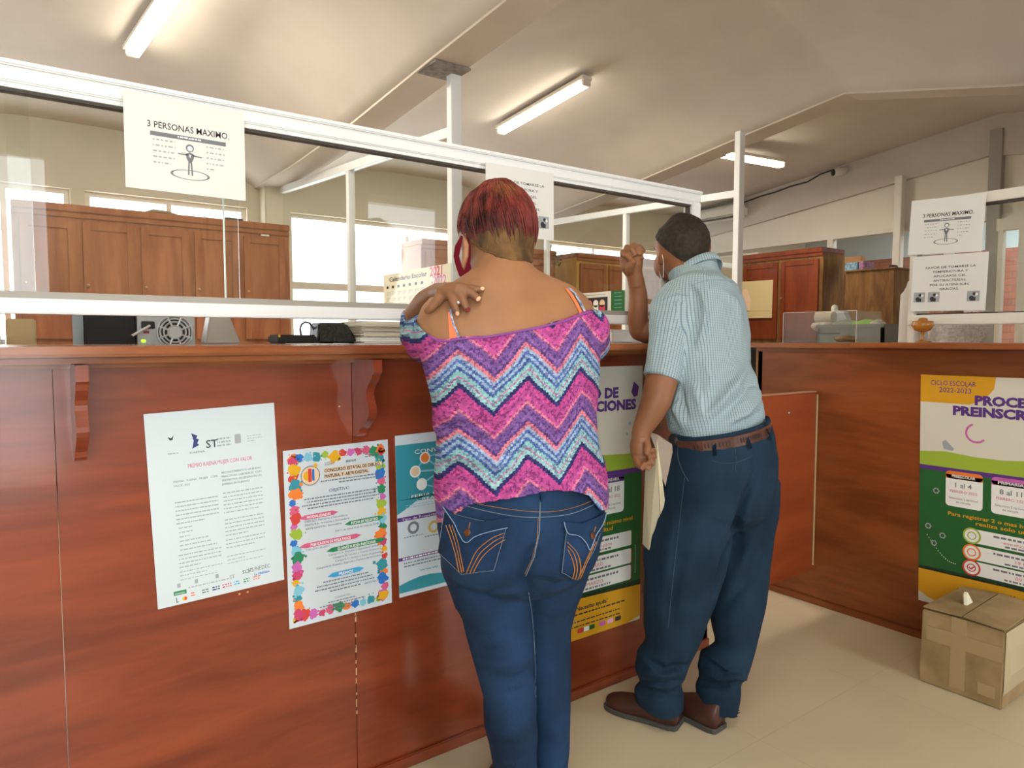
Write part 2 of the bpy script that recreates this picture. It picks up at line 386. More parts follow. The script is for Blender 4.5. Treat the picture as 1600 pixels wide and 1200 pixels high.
# scratches on the panel
bm = B()
x = pl(555, 950, 1, PY).x
rnd = random.Random(4)
for k in range(12):
    h = 0.50 - .028 * k + rnd.uniform(-.01, .01); box(bm, (x - .0015, PY - .0008, h), (x + .0012 + rnd.random() * .0015, PY, h + rnd.uniform(.004, .022)))
for q in ((530, 635), (374, 928), (387, 925), (424, 640)):
    c = pl(q[0], q[1], 1, PY); box(bm, (c.x - .002, PY - .0008, c.z - .002), (c.x + .002, PY, c.z + .002))
new('chipped_varnish', bm, mat('bare_wood', (.62, .36, .2), .8), cnt)

# glass screen on the main counter
scr = thing('counter_glass_screen', (0, 1.8, 1.186), 'long white framed glass screen standing over the main counter', 'screen')
XS = 2.2; bm = B()
box(bm, (XW, 1.775, 1.722), (XS, 1.825, 1.762), .003); box(bm, (XW, 1.782, 1.712), (XS, 1.818, 1.724)); box(bm, (XW, 1.765, 1.752), (XS, 1.80, 1.764), .003)
new('top_rail', bm, M_alu, scr)
bm = B(); box(bm, (XW, 1.772, 1.253), (XS, 1.828, 1.285), .003); new('bottom_rail', bm, M_alu, scr)
bm = B(); box(bm, (XW, 1.785, 1.285), (XS, 1.815, 1.300)); new('glazing_channel', bm, mat('aged_aluminium', (.34, .31, .27), .5), scr)
bm = B(); box(bm, (XW, 1.788, 1.706), (XS, 1.812, 1.713)); box(bm, (XS - .05, 1.79, 1.30), (XS - .045, 1.81, 1.71)); new('gasket', bm, M_rubber, scr)
new('upright', box(B(), (XS - .045, 1.775, 1.186), (XS, 1.825, 1.7215), .003), M_alu, scr)
new('upright', box(B(), (XW, 1.775, 1.186), (XW + .045, 1.825, 1.7215), .003), M_alu, scr)
gx = pl(352, 400, 1, 1.8).x; g0 = pl(13, 300, 1, 1.8).x
new('glass_pane', box(B(), (g0, 1.790, 1.29), (gx + .03, 1.795, 1.715)), GLASS, scr)
new('glass_pane', box(B(), (gx - .0, 1.803, 1.29), (XS - .045, 1.808, 1.715)), GLASS, scr)
new('glass_pane', box(B(), (XW + .04, 1.803, 1.29), (g0 + .04, 1.808, 1.715)), GLASS, scr)
new('glass_edge', box(B(), (gx - .0015, 1.8025, 1.30), (gx + .0015, 1.8085, 1.712)), mat('glass_edge', (.62, .66, .62), .3), scr)

# ------------------------------------------------------------------ swing door between the counters
PXR = 2.95
dr = thing('swing_door', (2.94, 1.73, .1), 'low wooden swing door closing the gap between the two counters', 'door')
new('door_leaf', box(B(), (XE + .02, 1.712, .155), (2.935, 1.738, .965), .003), wood('door_wood', (.22, .040, .010), (.34, .068, .017), .3, 0, .2, .9), dr)
new('edge_strip', box(B(), (XE + .02, 1.712, .965), (2.935, 1.738, .970)), mat('worn_edge', (.42, .22, .12), .7), dr)
new('hinge_strip', box(B(), (2.937, 1.706, .18), (2.940, 1.712, .955)), mat('pale_strip', (.62, .47, .25), .6), dr)
bm = B(); c = pl(1232, 645, 1, 1.712)
lathe(bm, (0, 0, 0), [(.006, 0), (.007, .004), (.004, .009), (0.001, .010)], 12)
bmesh.ops.transform(bm, matrix=Matrix.Translation((c.x, 1.712, c.z)) @ Matrix.Rotation(H, 4, 'X'), verts=bm.verts)
new('knob', bm, mat('chrome', (.7, .65, .6), .2, metal=1), dr)

# ------------------------------------------------------------------ right counter
rc = thing('side_counter', (PXR, .6, 0), 'wooden side counter at right with the two glass signs above it', 'counter')
bm = B(); box(bm, (PXR, YF + .02, 0), (PXR + .03, 2.03, 1.163), .001); box(bm, (PXR, 2.0, 0), (PXR + .5, 2.03, 1.163)); new('front_panel', bm, W_panelr, rc)
new('end_edge', box(B(), (PXR - .002, 2.022, .0), (PXR + .012, 2.034, 1.16)), mat('worn_end', (.24, .13, .05), .7), rc)
yj = pl(1347, 540, 0, PXR - .05).y
new('countertop', box(B(), (PXR - .035, yj + .001, 1.160), (PXR + .45, 2.06, 1.182), .004), W_slabr, rc)
new('countertop', box(B(), (PXR - .15, YF + .02, 1.164), (PXR + .45, yj - .001, 1.186), .004), W_slabr, rc)
new('moulding', box(B(), (PXR - .012, YF + .02, 1.142), (PXR, 2.03, 1.160), .003), W_panelr, rc)
new('baseboard', box(B(), (PXR - .012, YF + .02, 0), (PXR, 2.03, .03), .003), W_panelr, rc)
rs = thing('side_glass_screen', (3.1, .9, 1.186), 'cream framed glass screen above the side counter carrying two paper signs', 'screen')
YS = 1.40; new('top_rail', box(B(), (3.075, YF + .02, 1.725), (3.125, YS, 1.765), .003), M_alucream, rs)
new('bottom_rail', box(B(), (3.072, YF + .02, 1.258), (3.128, YS, 1.300), .003), M_alucream, rs)
new('gasket', box(B(), (3.09, YF + .02, 1.300), (3.11, YS, 1.305)), M_rubber, rs)
new('gasket', box(B(), (3.09, YF + .02, 1.716), (3.11, YS, 1.722)), M_rubber, rs)
new('upright', box(B(), (3.078, YS - .03, 1.186), (3.122, YS, 1.725), .003), M_alucream, rs)
new('glass_pane', box(B(), (3.098, YF + .02, 1.30), (3.103, YS - .03, 1.725)), GLASS, rs)

# ------------------------------------------------------------------ printed sheets
INK = {}
def ink(n, c, r=.6):
    return mat('ink_' + n, c, r)
C_ = dict(black=(.03, .03, .035), grey=(.16, .17, .19), lgrey=(.34, .36, .38), pink=(.62, .10, .22), crim=(.55, .05, .14), green=(.02, .22, .10),
          blue=(.02, .16, .55), teal=(.03, .26, .33), orange=(.80, .20, .03), yellow=(.72, .38, .01), purple=(.10, .03, .22), white=(.82, .82, .8),
          lime=(.32, .45, .04), dgreen=(.015, .115, .025), red=(.60, .05, .04), sky=(.20, .50, .65), navy=(.03, .04, .16), gold=(.55, .40, .12),
          mauve=(.55, .12, .42), cyan=(.05, .35, .65), mustard=(.66, .33, .01), dk=(.01, .035, .015), peach=(.75, .55, .38), lpink=(.75, .35, .5), salmon=(.75, .2, .15))
class Sheet:
    """a flat sheet with corners tl,tr,br,bl; print is thin geometry on its face"""
    def __init__(s, name, corners, label, cat='poster', m=None, thick=.0008, parent=None, bulge=0):
        s.c = [Vector(p) for p in corners]; s.n = (s.c[3] - s.c[0]).cross(s.c[1] - s.c[0]).normalized()
        if s.n.dot(CAM - s.c[0]) < 0: s.n = -s.n
        s.bulge = bulge; bm = B(); N = 10
        g = [[bm.verts.new(s.at(i / N, j / N, 0)) for j in range(N + 1)] for i in range(N + 1)]
        for i in range(N):
            for j in range(N): bm.faces.new((g[i][j], g[i + 1][j], g[i + 1][j + 1], g[i][j + 1]))
        bmesh.ops.recalc_face_normals(bm, faces=bm.faces[:])
        bmesh.ops.solidify(bm, geom=bm.faces[:], thickness=thick)
        s.o = new(name, bm, m or M_paper, parent)
        if parent is None: tag(s.o, label, cat)
        s.w = (s.c[1] - s.c[0]).length; s.h = (s.c[3] - s.c[0]).length; s.inks = {}
    def at(s, u, v, lay):
        a = s.c[0].lerp(s.c[1], u); b = s.c[3].lerp(s.c[2], u)
        return a.lerp(b, v) + s.n * (lay * .00035 + .0006 * (lay > 0) + s.bulge * math.sin(math.pi * u) * math.sin(math.pi * v))
    def bmf(s, n, part='print'):
        if (n, part) not in s.inks: s.inks[(n, part)] = B()
        return s.inks[(n, part)]
    def poly(s, col, pts, lay=1, part='picture'):
        bm = s.bmf(col, part); vs = [bm.verts.new(s.at(u, v, lay)) for u, v in pts]
        for t in tessellate_polygon([[Vector((u, v, 0)) for u, v in pts]]):
            try: bm.faces.new([vs[i] for i in t])
            except ValueError: pass
    def rect(s, col, u0, v0, u1, v1, lay=1, part='picture'): s.poly(col, [(u0, v0), (u1, v0), (u1, v1), (u0, v1)], lay, part)
    def rrect(s, col, u0, v0, u1, v1, r=.02, lay=1):
        rv = r * s.w / s.h; pts = []
        for cx, cy, a in ((u1 - r, v0 + rv, -90), (u1 - r, v1 - rv, 0), (u0 + r, v1 - rv, 90), (u0 + r, v0 + rv, 180)):
            for k in range(5):
                t = math.radians(a + k * 22.5); pts.append((cx + r * math.cos(t), cy + rv * math.sin(t)))
        s.poly(col, pts, lay)
    def disc(s, col, u, v, r, lay=1, n=20, a0=0, a1=360, jit=0, rnd=None):
        k = s.w / s.h
        s.poly(col, [(u + r * (1 + (rnd.uniform(-jit, jit) if rnd else 0)) * math.cos(math.radians(a0 + (a1 - a0) * i / n)),
                      v + r * k * (1 + (rnd.uniform(-jit, jit) if rnd else 0)) * math.sin(math.radians(a0 + (a1 - a0) * i / n))) for i in range(n)], lay)
    def ring(s, col, u, v, r, t, lay=1, a0=0, a1=360, n=24):
        k = s.w / s.h
        for i in range(n):
            q = [math.radians(a0 + (a1 - a0) * (i + j) / n) for j in (0, 1)]
            s.poly(col, [(u + (r + d) * math.cos(a), v + (r + d) * k * math.sin(a)) for a, d in ((q[0], -t), (q[1], -t), (q[1], t), (q[0], t))], lay)
    def line(s, col, p, q, t, lay=1):
        k = s.w / s.h; dx = q[0] - p[0]; dy = (q[1] - p[1]) / k; L = math.hypot(dx, dy) or 1
        nx, ny = -dy / L * t, dx / L * t * k
        s.poly(col, [(p[0] + nx, p[1] + ny), (q[0] + nx, q[1] + ny), (q[0] - nx, q[1] - ny), (p[0] - nx, p[1] - ny)], lay)
    def bars(s, col, u0, u1, v0, n, dv, th=.32, seed=0, full=False, lay=1, dens=1):
        r = random.Random(seed)
        for i in range(n):
            u = u0; end = u1 if full or i < n - 1 else u0 + (u1 - u0) * r.uniform(.4, .9)
            while u < end:
                L = r.uniform(.008, .035); s.rect(col, u, v0 + i * dv, min(u + L, end), v0 + i * dv + dv * th, lay, 'fine_print'); u += L + .007 / dens
    def text(s, col, txt, u, v, size, align='LEFT', lay=2, wide=1.0, bold=0.0, width=None, rot=0):
        """size = cap height as share of the sheet's height; v = baseline"""
        cu = bpy.data.curves.new('t', 'FONT'); cu.body = txt; cu.size = 1; cu.resolution_u = 2; cu.offset = bold
        ob = bpy.data.objects.new('t', cu); sc.collection.objects.link(ob)
        dg = bpy.context.evaluated_depsgraph_get(); me = bpy.data.meshes.new_from_object(ob.evaluated_get(dg))
        xs = [q.co.x for q in me.vertices] or [0]; W = max(xs) - min(xs); x0 = min(xs)
        k = size * s.h / .70
        kx = (width * s.w / W) if width else k * wide
        off = {'LEFT': 0, 'CENTER': -W * kx / 2, 'RIGHT': -W * kx}[align]
        bm = s.bmf(col, 'lettering'); ca, sa = math.cos(rot), math.sin(rot)
        vs = []
        for q in me.vertices:
            dx, dy = (q.co.x - x0) * kx + off, q.co.y * k
            vs.append(bm.verts.new(s.at(u + (dx * ca - dy * sa) / s.w, v - (dx * sa + dy * ca) / s.h, lay)))
        for f in me.polygons:
            try: bm.faces.new([vs[i] for i in f.vertices])
            except ValueError: pass
        bpy.data.objects.remove(ob); bpy.data.meshes.remove(me); bpy.data.curves.remove(cu)
    def done(s):
        for (n, part), bm in s.inks.items():
            new(part, bm, ink(n, C_[n]), s.o)
        return s.o

def quad(pts, ax, v): return [pl(x, y, ax, v) for x, y in pts]
def fix(c):
    """make a measured quad a true rectangle in its own plane, keeping its centre, lean and mean sides"""
    m = sum(c, Vector()) / 4; u = ((c[1] - c[0]) + (c[2] - c[3])) / 2; v = ((c[3] - c[0]) + (c[2] - c[1])) / 2
    v = v - u * (v.dot(u) / u.dot(u))
    return [m - u / 2 - v / 2, m + u / 2 - v / 2, m + u / 2 + v / 2, m - u / 2 + v / 2]

PYP = PY - .0015
# 1: white award notice
S = Sheet('award_notice', fix(quad([(227, 647), (431, 629), (441, 906), (244, 953)], 1, PYP)), 'white text notice with small logos, left-most paper taped on the counter front',
          m=mat('cool_white_paper', (.58, .64, .67), .55))
S.poly('black', [(.155, .125), (.18, .135), (.20, .12), (.19, .145), (.17, .145)]); S.bars('lgrey', .15, .24, .21, 1, .02, .3)
S.poly('navy', [(.33, .12), (.375, .135), (.365, .15), (.385, .155), (.37, .175), (.385, .185), (.33, .20), (.345, .16)]); S.text('grey', 'KAENA', .31, .225, .010, wide=1.6)
S.text('black', 'ST', .435, .205, .040, bold=.01); S.bars('lgrey', .52, .63, .16, 3, .018, .5, 3, True); S.rrect('lgrey', .66, .15, .71, .20, .008); S.bars('lgrey', .76, .88, .165, 3, .014, .25, 7)
S.text('pink', 'PREMIO KAENA MUJER CON VALOR', .29, .298, .021, width=.50)
S.text('grey', 'PREMIO   KAENA   MUJER   CON', .175, .365, .0105, width=.33); S.text('grey', 'VALOR  2022', .175, .387, .0105, width=.12)
for i, t in enumerate(['RECONOCIMIENTO A LAS BUENAS', 'PRACTICAS  LABORALES  CON', 'PERSPECTIVA DE GENERO EN LAS', 'EMPRESAS EN DURANGO']):
    S.text('grey', t, .54, .352 + i * .021, .0105, width=.32 if i < 3 else .22)
S.bars('lgrey', .175, .50, .465, 6, .022, .3, 1, dens=1.6)
for i, L in enumerate((.10, .10, .08, .22, .24, .28)): S.bars('lgrey', .19, .19 + L, .60 + i * .023, 1, .022, .28, 20 + i, True)
S.bars('lgrey', .175, .50, .742, 4, .021, .3, 2); S.bars('lgrey', .54, .86, .455, 6, .021, .3, 5); S.bars('lgrey', .54, .86, .60, 5, .021, .3, 6); S.bars('lgrey', .54, .86, .71, 3, .021, .3, 8)
S.bars('lgrey', .175, .50, .83, 2, .02, .25, 9); S.bars('lgrey', .175, .46, .872, 1, .02, .2, 10, True); S.bars('lgrey', .54, .86, .80, 2, .02, .25, 11); S.bars('lgrey', .54, .83, .838, 1, .02, .2, 12, True)
S.text('grey', 'ST', .55, .925, .018); S.text('black', 'SC', .655, .915, .020); S.bars('grey', .70, .745, .893, 3, .008, .6, 1, True); S.text('grey', 'INEDEC', .755, .912, .022, width=.13)
S.text('blue', 'La PRENSA', .75, .938, .011, bold=.02, width=.13)
S.rect('green', .12, .928, .215, .95); S.text('white', 'DURANGO', .13, .946, .009, lay=3, width=.07); S.disc('yellow', .20, .975, .018); S.poly('red', [(.20, .965), (.215, .97), (.21, .985), (.195, .98)], 2)
S.rect('grey', .135, .962, .142, .988); S.rect('grey', .135, .983, .155, .988)
for u, c, wd in ((.245, 'salmon', .03), (.33, 'grey', .05), (.41, 'navy', .06), (.49, 'crim', .07), (.58, 'cyan', .05), (.66, 'green', .05), (.74, 'salmon', .06)):
    S.bars(c, u, u + wd, .953 - (u - .2) * .02, 2, .013, .5, int(u * 100), True)
for u in (.15, .28, .44): S.rrect('lgrey', u, .893 - u * .02, u + .025, .915 - u * .02, .004)
S.bars('lgrey', .23, .55, .92, 1, .015, .4, 3, True)
S.done()

# 2: drawing contest poster with paint splashes
S = Sheet('contest_poster', fix(quad([(443, 705), (607, 686), (611, 942), (451, 983)], 1, PYP)), 'contest poster bordered with colourful paint splashes, hanging left of the teal flyer',
          m=mat('cool_white_print', (.58, .635, .69), .5))
r = random.Random(11); cols = ['orange', 'lime', 'crim', 'blue', 'yellow', 'pink', 'sky', 'red', 'green', 'teal', 'mauve']
def splash(u, v, rad, col, lay):
    S.disc(col, u, v, rad, lay, 16, jit=.28, rnd=r)
    for _ in range(3):
        a = r.uniform(0, 6.28); d = rad * r.uniform(.9, 1.6); uu, vv = u + d * math.cos(a), v + d * math.sin(a) * .64
        if .035 < uu < .965 and .025 < vv < .975: S.disc(col, uu, vv, rad * r.uniform(.1, .3), lay, 8)
def clampd(u, v, rad):
    return min(max(u, .03 + rad * 1.2), .97 - rad * 1.2), min(max(v, .02 + rad * .8), .98 - rad * .8)
for i in range(22):
    for side in (0, 1):
        rad = r.uniform(.030, .058); u, v = clampd((.0, 1.0)[side], .02 + i * .0455, rad); splash(u, v, rad, cols[(i * 2 + side * 5 + i // 3) % 11], 1 + (i + side) % 3)
for i in range(12):
    for side in (0, 1):
        rad = r.uniform(.030, .055); u, v = clampd(.06 + i * .08, (0, 1)[side], rad); splash(u, v, rad, cols[(i * 3 + side * 4) % 11], 1 + i % 3)
S.disc('peach', .235, .155, .085, 4, 28); S.ring('grey', .235, .155, .085, .004, 5); S.disc('yellow', .215, .155, .045, 5); S.rect('red', .215, .115, .245, .19, 6); S.rect('blue', .25, .12, .272, .185, 6); S.disc('yellow', .285, .10, .018, 6)
S.rect('peach', .36, .125, .93, .150, 4); S.rect('peach', .36, .158, .80, .183, 4)
S.text('black', 'SEDUE', .57, .105, .012, bold=.01, lay=5, wide=1.3); S.bars('lgrey', .37, .45, .09, 2, .012, .5, 1, True, 5); S.bars('grey', .76, .86, .07, 2, .014, .4, 2, True, 5)
S.text('black', 'CONCURSO ESTATAL DE DIBUJO,', .365, .147, .018, bold=.03, lay=5, width=.55); S.text('black', 'PINTURA, Y  ARTE DIGITAL.', .365, .179, .018, bold=.03, lay=5, width=.43)
S.bars('grey', .33, .91, .193, 1, .02, .35, 4, True, 5); S.bars('grey', .50, .90, .210, 1, .02, .35, 5, True, 5)
S.text('navy', 'OBJETIVO', .50, .263, .018, align='CENTER', lay=5, wide=1.1)
for i, (a, b) in enumerate(((.17, .88), (.2, .86), (.15, .9), (.2, .84))): S.bars('grey', a, b, .282 + i * .018, 1, .018, .36, 30 + i, True, 5)
def brush(u0, u1, v, h, col, txt, tw):
    S.poly(col, [(u0, v + h * .6), (u0 + .05, v), (u1 - .05, v - h * .1), (u1, v + h * .4), (u1 - .05, v + h * .95), (u0 + .06, v + h)], 4)
    S.text('white', txt, (u0 + u1) / 2, v + h * .78, h * .6, align='CENTER', lay=6, width=tw, bold=.02)
brush(.12, .48, .375, .026, 'pink', 'MODALIDADES', .22)
for i, t in enumerate(['DIBUJO: Primaria y Secundaria', 'PINTURA: Primaria y Secundaria', 'ARTE DIGITAL: Secundaria']): S.text('grey', t, .17, .417 + i * .021, .0115, lay=5, width=(.40, .42, .34)[i])
brush(.54, .94, .452, .026, 'green', 'FECHA DE REGISTRO', .27); S.text('grey', 'Del 11 de marzo al 20 de mayo de 2022', .45, .500, .011, lay=5, width=.42)
brush(.11, .70, .535, .026, 'pink', 'PUBLICACION DE RESULTADOS', .38); S.text('grey', '3 de junio de 2022', .17, .578, .011, lay=5, width=.22)
brush(.36, .95, .588, .026, 'green', 'QUIENES PUEDEN PARTICIPAR', .38)
for i, t in enumerate(['Categoria A: Primero y Segundo de primaria', 'Categoria B: Tercero y Cuarto de primaria', 'Categoria C: Quinto y Sexto de primaria', 'Categoria D: Primero, Segundo y Tercero de secundaria']): S.text('grey', t, .90, .632 + i * .021, .011, align='RIGHT', lay=5, width=(.52, .48, .46, .64)[i])
brush(.36, .72, .735, .028, 'cyan', 'PREMIOS', .14)
for i, (a, b) in enumerate(((.32, .76), (.26, .80), (.24, .82), (.38, .68))): S.bars('grey', a, b, .775 + i * .02, 1, .02, .35, 50 + i, True, 5)
S.text('grey', 'CONTACTO:', .50, .888, .011, align='CENTER', lay=5); S.text('navy', '\u00a1REGISTRATE!', .80, .845, .010, align='CENTER', lay=5, width=.16)
for i, (a, b) in enumerate(((.36, .62), (.28, .72), (.36, .62), (.40, .56))): S.bars('grey', a, b, .90 + i * .016, 1, .016, .35, 60 + i, True, 5)
S.done()

# 3: teal convocation flyer (mostly hidden by the woman)
c = fix(quad([(621, 683), (771, 662), (773, 897), (620, 933)], 1, PYP))
S = Sheet('convocation_flyer', c, 'teal and white flyer half hidden behind the woman\'s hip', m=mat('cool_white_print', (.58, .635, .69), .5))
S.rect('teal', 0, .06, 1, .42, 1)
S.poly('teal', [(0, .40)] + [(t / 10, .44 + .05 * math.sin(t * .9 + 2)) for t in range(11)] + [(1, .4)], 2)
S.text('white', 'CONVOCATORIA', .18, .125, .026, width=.64)
for k in range(8):
    a = k * math.pi / 4 + .1; q = (.45 + .27 * math.cos(a), .245 + .115 * math.sin(a)); S.line('sky', (.45, .245), q, .008, 2); S.line('sky', q, (.45 + .27 * math.cos(a + math.pi / 4), .245 + .115 * math.sin(a + math.pi / 4)), .006, 2)
    S.disc(['lpink', 'peach', 'sky', 'white', 'peach', 'orange', 'lpink', 'sky'][k], q[0], q[1], .046, 3); S.ring('white', q[0], q[1], .046, .006, 4)
S.disc('dgreen', .45, .245, .045, 3)
S.text('white', 'FERIA DE CIENCIAS Y', .50, .395, .018, align='CENTER', width=.72); S.text('white', 'CREATIVIDAD 2022', .50, .42, .018, align='CENTER', width=.62); S.bars('sky', .08, .9, .435, 2, .014, .3, 2, lay=3)
S.rect('purple', 0, .505, .50, .53, 2); S.text('white', 'Tipo de Proyectos', .04, .525, .013, lay=3, width=.36)
for u, v, cc in ((.15, .58, 'grey'), (.35, .60, 'gold'), (.57, .62, 'green'), (.78, .65, 'purple')): S.ring(cc, u, v, .045, .012, 2, n=10); S.bars('grey', u - .09, u + .09, v + .05, 1, .015, .4, 3, True)
S.rect('purple', 0, .755, .72, .775, 2); S.bars('white', .04, .66, .76, 1, .016, .6, 9, True, 3); S.bars('grey', .05, .6, .79, 2, .02, .4, 4); S.text('teal', 'www.cocyted.mx', .2, .865, .018, width=.6)
S.poly('teal', [(0, .975)] + [(t / 10, .925 - .03 * math.sin(t * .6)) for t in range(11)] + [(1, .975)], 1)
S.done()

# 4, 5: the two enrolment posters
def enrol(corners, label):
    S = Sheet('enrolment_poster', corners, label, m=mat('poster_white', (.66, .63, .54), .5))
    S.rect('lime', 0, .335, 1, .395, 1); S.poly('lime', [(0, .335), (.15, .325), (.4, .34), (.6, .325), (1, .34), (1, .36), (0, .36)], 2)
    S.poly('mustard', [(0, 0), (.42, 0), (.41, .05), (.36, .095), (.28, .118), (0, .118)], 1)
    S.text('purple', 'CICLO ESCOLAR', .06, .043, .021, width=.255, bold=.005); S.text('purple', '2022-2023', .11, .072, .021, width=.18, bold=.005)
    S.text('purple', 'PROCESO DE', .56, .116, .036, align='CENTER', bold=.05, width=.50, lay=4); S.text('purple', 'PREINSCRIPCIONES', .57, .164, .036, align='CENTER', bold=.05, width=.76, lay=4)
    S.ring('mauve', .32, .235, .055, .006, 2, 40, 250); S.poly('lgrey', [(.13, .285), (.15, .275), (.20, .31), (.19, .32), (.14, .315)], 2)
    S.disc('mauve', .58, .068, .012, 3); S.poly('purple', [(.93, .06), (.97, .08), (.96, .115), (.93, .12), (.91, .10)], 3)
    S.disc('sky', .90, .22, .01, 3); S.disc('sky', .88, .26, .008, 3); S.disc('yellow', .93, .24, .008, 3)
    S.rect('dgreen', 0, .395, 1, .845, 2); S.rect('purple', 0, .393, 1, .412, 3)
    S.poly('dk', [(0, .84), (.5, .83), (1, .84), (1, .86), (.5, .848), (0, .855)], 3)
    S.poly('mustard', [(0, .855), (.3, .846), (.7, .848), (1, .86), (1, .985), (.9, 1), (.2, 1), (.06, .975), (0, .955)], 3)
    for u, hcol, t, d in ((.155, 'orange', 'PREESCOLAR', '1 al 4'), (.405, 'mauve', 'PRIMARIA', '8 al 11'), (.655, 'purple', 'SECUNDARIA', '15 al 18')):
        S.rrect('white', u, .405, u + .205, .555, .022, 4); S.rrect(hcol, u, .405, u + .205, .437, .022, 5); S.rect(hcol, u, .42, u + .205, .437, 5)
        S.text('white', t, u + .1, .431, .012, align='CENTER', lay=7, width=.13, bold=.02); S.text('grey', d, u + .1, .472, .020, align='CENTER', lay=6, wide=1.1, bold=.01)
        S.text('pink', 'FEBRERO 2022', u + .1, .495, .011, align='CENTER', lay=6, width=.15); S.text('grey', 'Selecciona 2 opciones', u + .1, .523, .009, align='CENTER', lay=6, width=.16); S.text('grey', 'de escuela', u + .1, .538, .009, align='CENTER', lay=6, width=.08)
    S.text('mustard', 'Para registrar 2 o mas hijos en el mismo nivel', .55, .595, .0155, align='CENTER', lay=4, width=.76, bold=.02); S.text('mustard', 'realiza solo una solicitud', .55, .618, .0155, align='CENTER', lay=4, width=.45, bold=.02)
    for i, (v, cc, t1, t2) in enumerate(((.665, 'lime', 'Registrate por internet en', 'www.educaciondurango.gob.mx'), (.735, 'orange', 'Validacion de registro y resultados', '19 FEBRERO'), (.80, 'red', 'Impresion y validacion de solicitud para grupo 1', '09 MARZO'))):
        S.rrect('white', .31, v - .029, .92, v + .029, .01, 4); S.rrect(cc, .90, v - .029, .925, v + .029, .008, 3)
        S.disc('white', .305, v, .047, 5); S.ring(cc, .305, v, .045, .005, 6); S.ring(cc, .305, v, .022, .003, 6)
        S.bars('grey', .42, .82, v - .018, 1, .02, .4, i, True, 5); S.text('pink', t2, .62, v + .010, .013, align='CENTER', lay=5, width=.30 if i == 0 else .17); S.bars('grey', .48, .76, v + .016, 1, .02, .35, i + 5, True, 5)
    S.line('red', (.290, .80), (.302, .806), .004, 7); S.line('red', (.302, .806), (.325, .79), .004, 7)
    for q in ((.10, .50), (.055, .66), (.14, .69), (.09, .73)): S.ring('lgrey', q[0], q[1], .016, .004, 4, n=6)
    for k in range(16): S.disc('white', .05 + .011 * k, .70 + .10 * math.sin(min(k, 14) / 14 * 1.5), .0035, 4, 6); S.disc('white', .955, .70 + .007 * k, .003, 4, 6)
    S.text('black', '\u00bfNecesitas ayuda?', .62, .892, .016, align='CENTER', lay=5, width=.24, bold=.02); S.bars('black', .36, .88, .903, 1, .016, .35, 4, True, 5); S.bars('black', .28, .84, .93, 2, .018, .25, 5, True, 5)
    S.disc('black', .24, .912, .016, 5); S.ring('gold', .50, .935, .013, .004, 5, n=8)
    for u, cc in ((.52, 'red'), (.56, 'white'), (.60, 'dgreen'), (.68, 'mauve'), (.74, 'lpink'), (.80, 'black')): S.rrect(cc, u, .96, u + .045, .977, .006, 5)
    return S
a = pl(1004, 571, 1, PYP); b_ = pl(1004, 965, 1, PYP); W = .62
S = enrol([Vector((a.x - W, PYP, a.z)), Vector((a.x, PYP, a.z)), Vector((a.x, PYP, b_.z)), Vector((a.x - W, PYP, b_.z))], 'green and yellow school enrolment poster on the main counter, between the woman and the man'); S.done()
a = pl(1439, 585, 0, PXR - .0015); b_ = pl(1435, 937, 0, PXR - .0015)
xx = PXR - .0015
S = enrol([Vector((xx, a.y, a.z)), Vector((xx, a.y - W, a.z)), Vector((xx, b_.y - W, b_.z)), Vector((xx, b_.y, b_.z))], 'green and yellow school enrolment poster on the side counter, above the cardboard box'); S.done()

# paper signs on the glass
def figure3(S):
    S.bars('lgrey', .2, .85, .47, 6, .055, .5, 4, dens=.4)
    S.rect('grey', .20, .375, .83, .42, 2); S.bars('white', .4, .62, .385, 1, .04, .4, 1, True, 4)
    S.ring('grey', .52, .80, .16, .010, 2); 
    S.disc('white', .52, .80, .14, 3)
    # flatten the ring on the ground: an ellipse
    S.disc('grey', .52, .52, .032, 4, 14); S.disc('white', .52, .515, .018, 5, 12)
    S.poly('grey', [(.488, .55), (.552, .55), (.545, .60), (.53, .655), (.51, .655), (.495, .60)], 4)
    S.line('grey', (.50, .56), (.43, .555), .006, 4); S.line('grey', (.54, .56), (.61, .575), .006, 4)
    S.line('grey', (.508, .65), (.500, .78), .006, 4); S.line('grey', (.532, .65), (.540, .79), .006, 4)
    S.poly('grey', [(.50, .77), (.51, .785), (.49, .79)], 4)
def sign3(name, corners, label):
    S = Sheet(name, corners, label, cat='sign', m=M_paper)
    S.text('black', '3 PERSONAS MAXIMO.', .52, .335, .068, align='CENTER', width=.68, bold=.008)
    S.rect('grey', .20, .375, .83, .42, 2); S.bars('white', .42, .62, .388, 1, .04, .4, 1, True, 4)
    S.bars('lgrey', .22, .40, .45, 5, .06, .25, 3, dens=.5); S.bars('lgrey', .66, .82, .45, 5, .06, .25, 8, dens=.5)
    k = S.w / S.h
    for i in range(28):
        a0, a1 = i * 2 * math.pi / 28, (i + 1) * 2 * math.pi / 28
        S.poly('grey', [(.52 + rr * math.cos(a), .79 + rr * .27 * k * math.sin(a)) for a, rr in ((a0, .145), (a1, .145), (a1, .165), (a0, .165))], 2)
    S.disc('grey', .52, .50, .034, 4, 16); S.disc('white', .52, .505, .022, 5, 14)
    S.poly('grey', [(.485, .565), (.52, .545), (.555, .565), (.55, .61), (.53, .66), (.51, .66), (.49, .61)], 4); S.poly('white', [(.51, .57), (.53, .57), (.52, .61)], 5)
    S.line('grey', (.50, .575), (.42, .575), .005, 4); S.line('grey', (.54, .575), (.62, .585), .005, 4)
    S.line('grey', (.51, .655), (.505, .79), .006, 4); S.line('grey', (.53, .655), (.536, .795), .006, 4)
    S.done()
